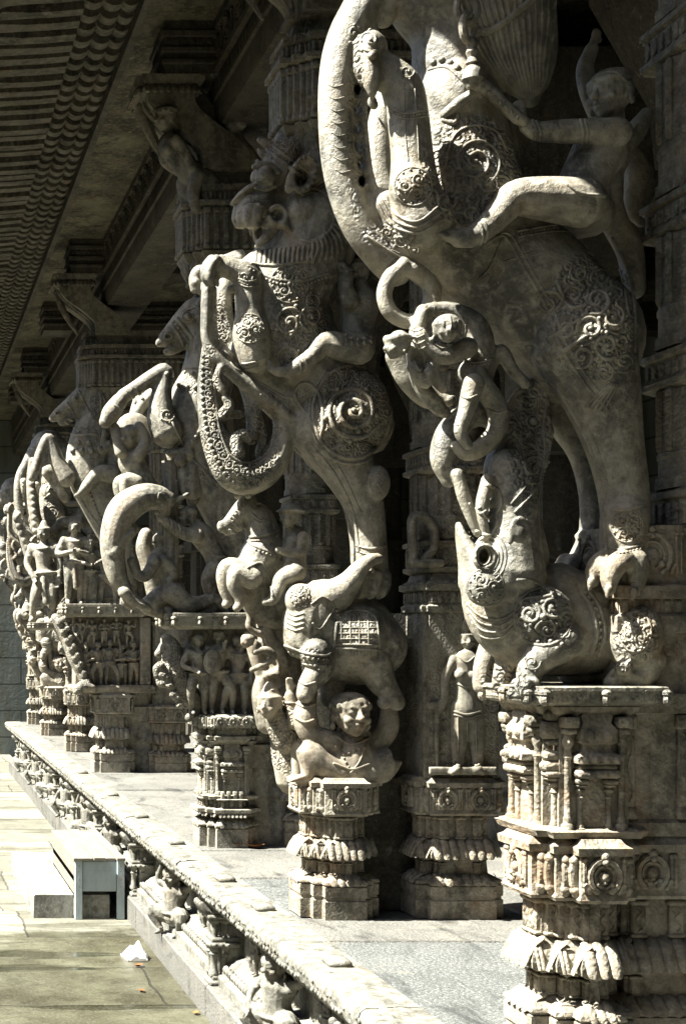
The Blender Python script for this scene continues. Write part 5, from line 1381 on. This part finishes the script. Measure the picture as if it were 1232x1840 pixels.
S.cord([(606, 1325), (632, 1338), (662, 1326)], 3); S.beads([(604, 1340), (620, 1356), (634, 1348), (655, 1344)], 3.4); S.beads([(620, 1345), (618, 1362), (626, 1378)], 2.6); S.cord([(600, 1372), (632, 1382), (665, 1372)], 2.5); S.cord([(655, 1345), (645, 1370), (630, 1388)], 2)
S.cord([(530, 1262), (548, 1270), (566, 1264)], 3); S.cord([(532, 1290), (548, 1298), (568, 1292)], 3)
S.obj('dwarf', M['base'], P2, 'grinning squatting dwarf lifting the elephant with both arms')
# -- horse and rider in hat on the flank
S = Sculpt(f, .30)
S.limb([(445, 905, 18), (432, 922, 19), (412, 940, 13), (400, 948, 10)], k=.85, seg=14); S.limb([(430, 945, 10), (408, 956, 7)]); S.blob(398, 944, 8, 9)
S.limb([(428, 890, 8), (425, 880, 6), (428, 872, 3)], dy=.26); S.limb([(446, 890, 7), (450, 880, 6), (458, 886, 4)], dy=.2)
S.limb([(448, 915, 20), (466, 935, 27), (474, 975, 34), (470, 1010, 36)], k=.9, seg=16)
S.limb([(470, 1000, 40), (455, 1045, 36), (470, 1090, 30), (492, 1110, 24), (505, 1100, 26)], k=.95, seg=16)
S.limb([(440, 1030, 22), (412, 1018, 17), (402, 1035, 14), (404, 1060, 11), (412, 1080, 9)], dy=.24); S.limb([(452, 1040, 20), (428, 1028, 16), (420, 1050, 13), (430, 1074, 10), (432, 1086, 8)], dy=.17)
S.limb([(412, 1078, 9), (406, 1086, 8)], dy=.24); S.limb([(432, 1084, 8), (426, 1092, 8)], dy=.17)
S.head(522, 928, 21, phi=-60, dy=.2, hair='hat')
S.limb([(524, 950, 10), (532, 965, 22), (530, 1000, 20), (528, 1022, 24)], dy=.24, k=.9)
S.limb([(545, 965, 11), (540, 992, 10), (515, 992, 8), (500, 988, 6)], dy=.14)
S.limb([(530, 1030, 20), (508, 1040, 16), (500, 1058, 13), (490, 1078, 10), (476, 1082, 7)], dy=.14)
S.fuse(.0055, 2)
S.cord([(455, 925), (470, 935), (485, 915)], 2); S.cord([(462, 905), (480, 905), (488, 915), (470, 940), (458, 935)], 2); S.cord([(450, 965), (475, 962), (500, 952)], 3); S.cord([(452, 972), (478, 970), (500, 960)], 2.4)
S.cord([(412, 952), (440, 968), (456, 980), (490, 994)], 3); S.cord([(418, 936), (428, 948)], 2); S.cord([(445, 1020), (470, 1012), (485, 1045), (490, 1070)], 2.6); S.beads([(460, 988), (490, 998), (505, 992)], 2.6)
S.beads([(415, 930), (432, 908)], 2.4); S.bead(424, 924, 3)
S.obj('horseman', M['p2'], P2, 'little horse with hatted rider springing from the side')
# -- curls and worshipper below the horse
S = Sculpt(f, .30)
S.limb([(446, 1092, 8), (450, 1110, 7), (448, 1126, 7), (470, 1138, 8), (485, 1120, 8), (480, 1102, 7)]); S.limb([(478, 1128, 12), (486, 1150, 14), (502, 1175, 14), (508, 1195, 13), (495, 1212, 10), (480, 1214, 8)])
S.limb([(455, 1160, 13), (462, 1185, 13), (470, 1210, 12)], dy=.34); S.limb([(458, 1172, 6), (480, 1168, 7), (492, 1182, 6), (470, 1196, 6), (452, 1204, 5)], dy=.22); S.head(445, 1152, 14, phi=-60, dy=.24, hair='cap')
S.limb([(475, 1215, 14), (468, 1250, 16), (480, 1300, 20)], dy=.34); S.head(484, 1266, 26, phi=-40, dy=.24, hair='crown')
S.limb([(495, 1285, 22), (505, 1310, 24), (515, 1330, 24)], dy=.28); S.limb([(530, 1300, 12), (525, 1270, 11), (520, 1250, 9)], dy=.2); S.hand(520, 1238, 11, 88, dy=.2, curl=.1)
S.limb([(500, 1120, 40), (505, 1200, 36), (520, 1280, 40), (530, 1360, 42), (530, 1395, 36)], dy=.36, k=.8)
S.fuse(.0065, 2)
S.cord([(488, 1240), (505, 1236)], 2); S.cord([(510, 1262), (530, 1264)], 2.4); S.beads([(490, 1300), (510, 1320), (530, 1310)], 2.6)
S.region(520, 1330, 40, 60, .6); S.obj('worshipper', M['base'], P2, 'small worshipper with raised palm below curling tendrils')
# ---------------------------------------------------------------- third pillar: rearing horse, boar hunt on a ledge, warriors below
f = FR[2]; d = f.d0
P3 = pillar_thing(2, 'third pillar, rearing bridled horse over a boar hunt with spearmen')
XW = lambda fr, x: (x - VX) / fr.s
mb = MB(); plan = redent(1.84, 2.20, d, d + .40, [(.04, .05), (.045, .05)])
tiers(mb, plan, [(0, .0), (.115, .0), (.12, -.01), (.135, .008), (.17, -.02), (.18, -.04), (.20, -.03), (.215, .015), (.235, .015), (.245, -.03), (.29, -.04), (.295, .0), (.30, -.01)])
petals(mb, plan, .19, .235, -.03, .015, .03); petals(mb, plan, .125, .165, -.03, .004, .05); pilasters(mb, plan, .245, .29, -.03, .06, .02, .012, plain=True)
obj('base', mb, M['p3'], P3, ang=40, orn=.12); mb = MB()
tiers(mb, plan, [(.64, -.02), (.66, .01), (.68, .012), (.69, -.01), (.73, -.01), (.735, .02), (.80, .025), (.815, .0)])
medallions(mb, plan, .735, .80, .022, .09, .011, 2); teeth(mb, plan, .69, .73, -.01, .03, .5, .01)
obj('upper_moulding', mb, M['p3'], P3, ang=40, orn=.12)
mb = MB(); niche_tier(mb, redent(1.85, 2.20, d + .02, d + .40, [(.03, .04)]), .295, .65, 1); teeth(mb, plan, .30, .345, -.02, .035, .6, .016); obj('shrine_storey', mb, M['p3'], P3, ang=40, orn=.12)
mb = MB(); ledge(mb, 1.63, 2.16, d - .02, d + .42, 1.335, 1.435); obj('ledge', mb, M['p3'], P3, ang=40, orn=.12)
mb = MB(); mb.box(1.86, 2.2, d + .12, d + .38, .81, 1.34, .01); obj('panel', mb, M['p3'], P3, smooth=False)
web(P3, d, 1.5, 2.1, 2.5, 'p3'); inner_column(P3, d, 5); capital(P3, d, True, 1.74)
wp = [dict(el=(-.2, -.03, .6), wl=(-.1, -.12, .55), wr=(.14, -.1, .62), er=(.2, -.03, .62), kl=(-.11, -.08, .28), prop='shield', hair='cap'),
      dict(er=(.24, -.02, .70), wr=(.28, -.06, .86), kr=(.14, -.08, .28), ar=(.16, .02, .06), hair='bun', phi=-30), dict(el=(-.24, -.02, .68), wl=(-.2, -.08, .84), kl=(-.16, -.07, .28), al=(-.2, .0, .06), hair='cap', phi=25)]
for k, (x, h) in enumerate(((368, .50), (404, .53), (440, .49))):
    mb = MB(); place_fig(mb, 'warrior%d' % k, wp[k % 3], (XW(f, x) - .02, d + .09, .815), h, flat=1.1); obj('warrior_figure', mb, M['p3'], P3, ang=None)
S = Sculpt(f, .16)
S.limb([(300, 1150, 12), (308, 1165, 18), (312, 1200, 24), (330, 1235, 22), (350, 1262, 16), (352, 1285, 10)], k=1.2); S.blob(300, 1165, 16, 14); S.limb([(292, 1168, 10), (284, 1175, 7)])
S.limb([(300, 1205, 10), (284, 1200, 9), (282, 1214, 6)], dy=.1); S.limb([(306, 1225, 9), (290, 1228, 8), (284, 1222, 5)], dy=.1); S.limb([(330, 1190, 14), (350, 1160, 16), (360, 1140, 16)], k=1.4)
for t in range(7): S.blob(288 + 6 * t, 1196 + 12 * t + 4 * math.sin(t * 2), 8, 8, dy=.08)
S.limb([(350, 1280, 9), (340, 1290, 8)]); S.fuse(.007, 1); S.scroll(312, 1200, 12, 1.4, 0); S.region(320, 1210, 40, 60, .8); S.obj('bracket_lion', M['p3'], P3)
# -- horse
S = Sculpt(f, .20)
S.limb([(352, 562, 28), (330, 580, 23), (308, 600, 17), (294, 612, 13), (287, 616, 8)], k=.8, seg=16); S.limb([(345, 590, 22), (325, 615, 15), (308, 628, 11), (300, 632, 7)], k=.8)
S.blob(302, 604, 8, 7, dy=.13); S.blob(338, 569, 8, 7, dy=.10)
S.limb([(362, 545, 9), (370, 528, 7), (376, 515, 3)], dy=.12); S.limb([(350, 550, 8), (352, 535, 6)], dy=.28)
S.limb([(365, 570, 36), (378, 620, 42), (372, 680, 48), (355, 730, 54), (355, 790, 54), (385, 860, 50), (415, 930, 44), (440, 985, 34)], k=.9, seg=20)
S.limb([(318, 770, 28), (335, 820, 34), (375, 880, 34), (405, 925, 30)], k=1.2)
S.limb([(300, 775, 30), (290, 750, 26), (290, 710, 19), (297, 668, 15), (275, 678, 15), (245, 697, 13), (222, 712, 13)], dy=.08, seg=16, n=6)
S.limb([(214, 722, 15), (200, 742, 17), (190, 758, 12)], dy=.08)
S.limb([(300, 770, 22), (262, 690, 12), (250, 720, 11), (243, 745, 11)], dy=.34); S.limb([(290, 700, 14), (262, 720, 11), (245, 745, 9)], dy=.3)
S.limb([(430, 960, 34), (440, 1010, 22), (432, 1060, 14), (428, 1095, 12)], dy=.22)
S.fuse(.008, 1); S.carve(302, 604, 5, 4, .03)
S.cord([(318, 572), (334, 592), (346, 606)], 3.4); S.cord([(308, 584), (322, 602), (330, 620)], 3.4); S.beads([(312, 578), (328, 598), (338, 612)], 2.6); S.cord([(342, 548), (360, 556), (370, 585), (362, 612)], 3)
S.cord([(330, 562), (350, 552)], 2.4); S.cord([(338 + 10 * math.cos(a), 569 + 9 * math.sin(a)) for a in np.linspace(0, 2 * PI, 14)], 1.8, n=1); S.bead(338, 569, 5); S.cord([(302 + 7 * math.cos(a), 604 + 6 * math.sin(a)) for a in np.linspace(0, 2 * PI, 12)], 1.8, n=1)
S.beads([(300, 672), (318, 690), (350, 696), (380, 690)], 5); S.beads([(310, 655), (330, 668), (360, 672)], 4); S.cord([(312, 648), (335, 660), (370, 660)], 3)
S.cord([(238, 694), (250, 706), (256, 716)], 3.4); S.cord([(228, 700), (240, 714), (244, 724)], 3.4); S.scroll(300, 745, 14, 1.3, 0); S.cord([(206, 728), (222, 738)], 2)
S.cord([(310, 760), (340, 815), (390, 870)], 2.6); S.region(350, 690, 40, 20, .6); S.region(385, 850, 30, 30, .6)
S.obj('rearing_horse', M['p3'], P3, 'rearing bridled horse with folded forelegs')
mb = MB(); xa = XW(f, 314); mb.lathe((xa, d + .16, 1.43), [(.06, 0), (.06, .04), (.045, .06), (.045, .12), (.058, .14), (.048, .17), (.046, .8), (.05, .95)], 8)
for k in range(8): mb.tube([(xa + .045 * math.cos(k * PI / 4), d + .16 + .045 * math.sin(k * PI / 4), 1.43 + zz) for zz in (.2, .5, .82)], .012, seg=5)
obj('strut', mb, M['p3'], P3, ang=30)
# -- crouching man under the hoof, weapons
S = Sculpt(f, .10)
S.head(234, 786, 21, phi=-40, dy=.12, hair='turban')
S.limb([(232, 805, 16), (236, 830, 24), (252, 858, 22), (262, 880, 24)], dy=.16); S.limb([(218, 812, 12), (212, 790, 10), (206, 768, 9)], dy=.10); S.limb([(250, 818, 12), (262, 790, 10), (250, 766, 9)], dy=.08)
S.limb([(245, 868, 15), (228, 862, 13), (226, 882, 11), (230, 898, 8)], dy=.08); S.limb([(236, 862, 12), (215, 866, 11), (214, 886, 9), (220, 896, 7)], dy=.2); S.limb([(258, 880, 20), (262, 900, 18)], dy=.16)
S.blob(240, 775, 34, 34, dy=.24, rd=14)
S.fuse(.0065, 2); S.obj('crouching_man', M['p3'], P3)
S = Sculpt(f, .06)
S.limb([(322, 828, 9), (345, 795, 10), (366, 764, 11), (368, 760, 10)], k=1); S.limb([(308, 812, 3.5), (322, 796, 3.5), (336, 780, 3.5)]); S.limb([(334, 782, 4), (346, 772, 5), (352, 764, 3)])
S.limb([(340, 815, 11), (318, 812, 8), (306, 814, 7)]); S.hand(300, 812, 7, 170, dy=.06)
S.limb([(350, 830, 18), (340, 850, 22), (345, 880, 20)], dy=.12); S.fuse(.008, 1); S.beads([(340, 800), (352, 784), (362, 768)], 3); S.obj('quiver', M['p3'], P3)
# -- boar
S = Sculpt(f, .06)
S.limb([(300, 898, 17), (282, 893, 22), (252, 896, 27), (222, 918, 29), (207, 955, 26), (203, 990, 22), (210, 1030, 19), (224, 1058, 14), (240, 1076, 10), (256, 1086, 8)], k=1.05, seg=18, n=6)
S.limb([(292, 905, 19), (296, 918, 13), (290, 930, 9)]); S.limb([(284, 888, 6), (286, 880, 4)], dy=.03); S.blob(292, 898, 7, 7, dy=.01)
S.limb([(204, 995, 14), (218, 970, 12), (236, 958, 9), (238, 950, 7)], dy=.02); S.limb([(222, 940, 12), (245, 950, 9)], dy=.1)
S.limb([(232, 1058, 11), (226, 1080, 8), (236, 1090, 7)], dy=.1); S.limb([(224, 1064, 12), (244, 1082, 9), (262, 1090, 8), (268, 1094, 6)], dy=.02)
S.fuse(.0065, 2); S.cord([(284, 896), (287, 886), (294, 890)], 2); S.cord([(278, 925), (290, 932)], 2); S.obj('boar', M['p3'], P3, 'smooth arching wild boar on its hind legs')
# -- hunters
S = Sculpt(f, .12)
S.limb([(300, 908, 4), (318, 898, 4), (336, 889, 5)], dy=.05); S.limb([(346, 900, 11), (345, 888, 10), (346, 880, 7)], dy=.14)
S.head(338, 928, 17, phi=-70, dy=.12, hair='turban')
S.limb([(352, 942, 12), (362, 960, 22), (380, 988, 19), (390, 1010, 20)], k=.9); S.limb([(352, 962, 14), (330, 958, 12), (308, 944, 11), (292, 928, 9), (284, 920, 7)], dy=.06)
S.limb([(392, 1012, 17), (376, 1040, 15), (378, 1066, 11), (382, 1092, 9), (366, 1098, 6)], dy=.10); S.limb([(392, 1010, 18), (410, 1035, 15), (425, 1060, 11), (410, 1094, 9)], dy=.22)
S.fuse(.0065, 2)
for k in range(4): S.cord([(300 + 7 * k, 930 + 4 * k), (304 + 7 * k, 940 + 4 * k), (300 + 7 * k, 952 + 3 * k)], 2)
S.cord([(378, 990), (390, 1000), (405, 1000)], 2.6); S.obj('hunter', M['p3'], P3, 'hunter thrusting a spear into the boar')
S = Sculpt(f, .16)
S.head(290, 972, 17, phi=-60, dy=.18, hair='bun')
S.limb([(290, 990, 13), (285, 1010, 22), (296, 1040, 20), (312, 1062, 22)], k=.95); S.limb([(278, 1010, 12), (262, 1035, 11), (246, 1030, 9), (236, 1008, 8)], dy=.08); S.limb([(296, 1008, 11), (312, 1030, 10), (300, 1046, 8)], dy=.10)
S.limb([(312, 1066, 20), (336, 1086, 18), (360, 1084, 14), (385, 1076, 11), (404, 1092, 9), (408, 1100, 7)], dy=.08); S.limb([(300, 1062, 18), (278, 1080, 18), (266, 1090, 15), (286, 1100, 12)], dy=.14)
S.limb([(330, 1090, 14), (290, 1098, 12)], dy=.16); S.limb([(420, 1098, 7), (424, 1080, 9), (432, 1070, 9)], dy=.12)
S.limb([(262, 960, 12), (258, 985, 14), (266, 1015, 14), (280, 1080, 14)], dy=.28)
S.fuse(.0065, 2); S.obj('crouching_hunter', M['p3'], P3, 'kneeling hunter grappling the boar from below')
# -- woman on the bracket under the beam
S = Sculpt(f, .14)
S.head(298, 214, 23, phi=-62, dy=.10, hair='turban'); S.blob(326, 212, 17, 19, dy=.14)
S.limb([(306, 238, 10), (306, 260, 22), (322, 288, 17), (345, 312, 24), (372, 330, 22), (385, 350, 18)], dy=.14); S.limb([(318, 250, 10), (335, 275, 9), (345, 300, 8)], dy=.05); S.limb([(292, 262, 9), (295, 290, 8), (320, 310, 7)], dy=.2); S.blob(300, 268, 10, 10, dy=.09)
S.limb([(355, 315, 14), (348, 345, 12), (352, 375, 9)], dy=.08); S.limb([(300, 190, 20), (310, 160, 16), (306, 120, 14), (300, 90, 16)], dy=.2); S.limb([(330, 330, 14), (345, 360, 20), (380, 375, 24)], dy=.18)
S.limb([(345, 190, 30), (390, 250, 34), (420, 310, 34), (440, 370, 30)], dy=.3, k=1.2); S.limb([(415, 190, 14), (420, 240, 12), (450, 280, 12), (470, 320, 14)], dy=.12); S.blob(430, 222, 14, 14, dy=.12)
S.fuse(.008, 2); S.beads([(280, 205), (298, 198), (316, 204)], 3); S.obj('bracket_woman', M['shaft'], P3, 'stone woman leaning out from the capital under the beam')
# ---------------------------------------------------------------- fourth pillar and the far ones
f = FR[3]; d = f.d0
P4 = pillar_thing(3, 'fourth pillar, rearing garlanded horse above two rows of small carved figures')
mb = MB(); plan = redent(1.84, 2.22, d, d + .42, [(.05, .06)])
base_tiers(mb, plan, 1.18, 6, medal=.2); obj('base', mb, M['p3'], P4, ang=40, orn=.12)
mb = MB(); mb.box(1.66, 2.40, d + .13, d + .36, .76, 1.475, .01); mb.box(1.62, 2.42, d + .0, d + .38, .755, .83, .02); mb.box(2.27, 2.37, d + .02, d + .14, .83, 1.475, .01); obj('panel', mb, M['base'], P4, smooth=False)
mb = MB(); ledge(mb, 1.53, 2.36, d - .04, d + .40, 1.475, 1.60); obj('ledge', mb, M['p3'], P4, ang=40, orn=.12)
web(P4, d, 1.5, 2.1, 2.5, 'p3'); inner_column(P4, d, 7); capital(P4, d, True, 1.70)
vp = [dict(er=(.22, -.04, .68), wr=(.12, -.13, .62), el=(-.22, -.04, .64), wl=(-.08, -.13, .60)), dict(el=(-.24, -.03, .7), wl=(-.26, -.05, .88), kl=(-.14, -.07, .28), hair='bun', phi=20), dict(er=(.24, -.03, .7), wr=(.2, -.06, .9), kr=(.15, -.07, .28), ar=(.18, 0, .06), hair='cap'), dict(el=(-.2, -.03, .6), wl=(-.04, -.14, .62), er=(.2, -.03, .6), wr=(.04, -.14, .62), skirt=True, hair='bun', phi=-20)]
k = 0
for row, zb, hh in ((0, .83, .42), (1, 1.21, .26)):
    for x in ((160, 182, 204, 226, 247) if row == 0 else (150, 172, 194, 216, 238)):
        mb = MB(); place_fig(mb, 'votary%d' % (k % 4), vp[k % 4], (XW(f, x) - .02, d + .09, zb), hh * (.95 + .1 * ((k * 7) % 3) / 2), sx=-1 if k % 3 == 0 else 1, flat=1.1, vox=.011)
        obj('relief_figure', mb, M['base'], P4, ang=None); k += 1
S = Sculpt(f, .10)
S.limb([(100, 1110, 8), (112, 1128, 12), (124, 1150, 14), (136, 1180, 15), (150, 1212, 12), (158, 1236, 10)], k=1.6)
for t in range(8): S.blob(108 + 7 * t, 1118 + 16 * t, 7, 8, dy=.0); S.blob(116 + 6 * t, 1112 + 16 * t, 6, 6, dy=-.02)
S.limb([(140, 1240, 10), (150, 1232, 9), (166, 1236, 8)], dy=-.02); S.fuse(.012, 1); S.region(130, 1170, 40, 80, .9); S.obj('foliage_bracket', M['p3'], P4)
# horse
S = Sculpt(f, .20)
S.limb([(166, 704, 22), (145, 716, 19), (122, 732, 14), (104, 746, 11), (96, 751, 8)], k=.85, seg=14); S.limb([(150, 728, 14), (128, 748, 10), (112, 758, 8)], k=.8)
S.limb([(170, 690, 8), (178, 678, 6), (186, 668, 3)], dy=.12); S.blob(134, 716, 5, 5, dy=.1); S.blob(104, 742, 5, 5, dy=.12)
S.limb([(172, 712, 26), (176, 750, 32), (165, 800, 42), (162, 850, 42), (182, 900, 38), (205, 950, 34), (225, 1000, 26), (232, 1060, 16), (228, 1085, 13)], k=.9, seg=18)
S.limb([(120, 858, 18), (104, 830, 14), (94, 800, 11), (86, 788, 10), (76, 806, 9), (68, 828, 9), (62, 846, 9)], dy=.08); S.limb([(62, 846, 10), (58, 858, 8)], dy=.08)
S.limb([(110, 850, 14), (84, 846, 10), (98, 866, 9), (110, 884, 9), (118, 896, 8)], dy=.3)
S.limb([(220, 970, 30), (244, 1020, 18), (250, 1084, 12)], dy=.3)
S.fuse(.010, 1); S.carve(104, 742, 4, 3, .03)
S.beads([(104, 792), (120, 806), (150, 812), (180, 806)], 6); S.beads([(108, 780), (128, 792), (160, 796)], 5); S.cord([(106, 772), (135, 782), (172, 780)], 3); S.cord([(124, 762), (118, 756), (124, 752), (134, 758), (132, 766), (142, 776)], 3)
S.cord([(142, 702), (152, 722), (160, 738)], 2.4); S.cord([(120, 724), (130, 738), (134, 748)], 2.4); S.cord([(160, 690), (180, 708), (182, 734)], 2.4)
for t in range(6): S.cord([(176 + 3 * t, 700 + 9 * t), (186 + 3 * t, 712 + 9 * t), (190 + 2 * t, 726 + 9 * t)], 2)
S.cord([(130, 870), (160, 920), (190, 960)], 2.4); S.beads([(160, 880), (178, 925), (200, 965)], 3); S.region(165, 790, 45, 25, .7); S.region(180, 730, 20, 30, .6)
S.obj('rearing_horse', M['p3'], P4, 'rearing horse with heavy garland round its neck')
S = Sculpt(f, .10)
S.head(200, 760, 17, phi=-70, dy=.12, hair='bun'); S.limb([(204, 778, 11), (208, 800, 20), (206, 836, 19), (204, 850, 20)], dy=.12); S.limb([(196, 800, 10), (180, 812, 9), (186, 788, 7), (188, 776, 6)], dy=.04)
S.limb([(204, 852, 18), (180, 850, 15), (166, 862, 12), (150, 880, 9), (138, 890, 6)], dy=.02); S.fuse(.010, 2); S.obj('rider', M['p3'], P4)
for k, (x, hh, ps) in enumerate(((136, .80, 3), (164, .64, 0), (192, .56, 2))):
    mb = MB(); place_fig(mb, 'votary%d' % ps, vp[ps], (XW(f, x), d + .10, 1.60), hh, vox=.011); obj('standing_figure', mb, M['p3'], P4, ang=None)

P5 = dup_pillar(P1, 0, 4, 'fifth pillar, partly hidden trunked beast with a sunlit standing man in front')
f5 = FR[4]
mb = MB(); place_fig(mb, 'tall_man', dict(el=(-.17, -.02, .6), wl=(-.10, -.09, .48), er=(.17, .0, .6), wr=(.16, -.04, .45), hp=(.03, 0, .47), kl=(-.08, -.05, .27), kr=(.10, -.04, .27), al=(-.12, .0, .06), ar=(.09, .02, .06), skirt=True, phi=-15), (1.60, f5.d0 - .10, 1.45), 1.10, rotz=-.35, vox=.010); o = obj('standing_man', mb, M['p3'], P5, ang=None)
mb = MB(); ledge(mb, 1.44, 1.82, f5.d0 - .25, f5.d0 + .10, 1.36, 1.45); obj('figure_ledge', mb, M['p3'], P5, ang=40)
S = Sculpt(f5, -.1)
S.limb([(92, 1098, 8), (100, 1120, 9), (112, 1140, 8), (128, 1165, 6)], k=1.5); S.blob(70, 1000, 4, 4, dy=-.1)
for t in range(9): S.limb([(34 + 4 * t, 925 + 13 * t, 6), (30 + 5 * t, 932 + 13 * t, 7), (38 + 5 * t, 938 + 13 * t, 5)], dy=.0)
S.limb([(30, 920, 5), (40, 960, 7), (56, 1010, 8), (80, 1060, 8), (98, 1098, 7)], dy=.02); S.limb([(60, 830, 9), (56, 860, 8), (58, 900, 9), (66, 950, 9)], dy=.0)
for t in range(8): S.blob(58 + 1.0 * t, 870 + 12 * t, 7, 7, dy=-.03)
S.fuse(.013, 1); S.obj('foliage_bracket', M['p3'], P5)
P6 = dup_pillar(P2, 1, 5, 'sixth pillar, small and far, maned lion rearing over an elephant')
P7 = dup_pillar(P1, 0, 6, 'farthest pillar of the row, trunked beast close to the court wall')
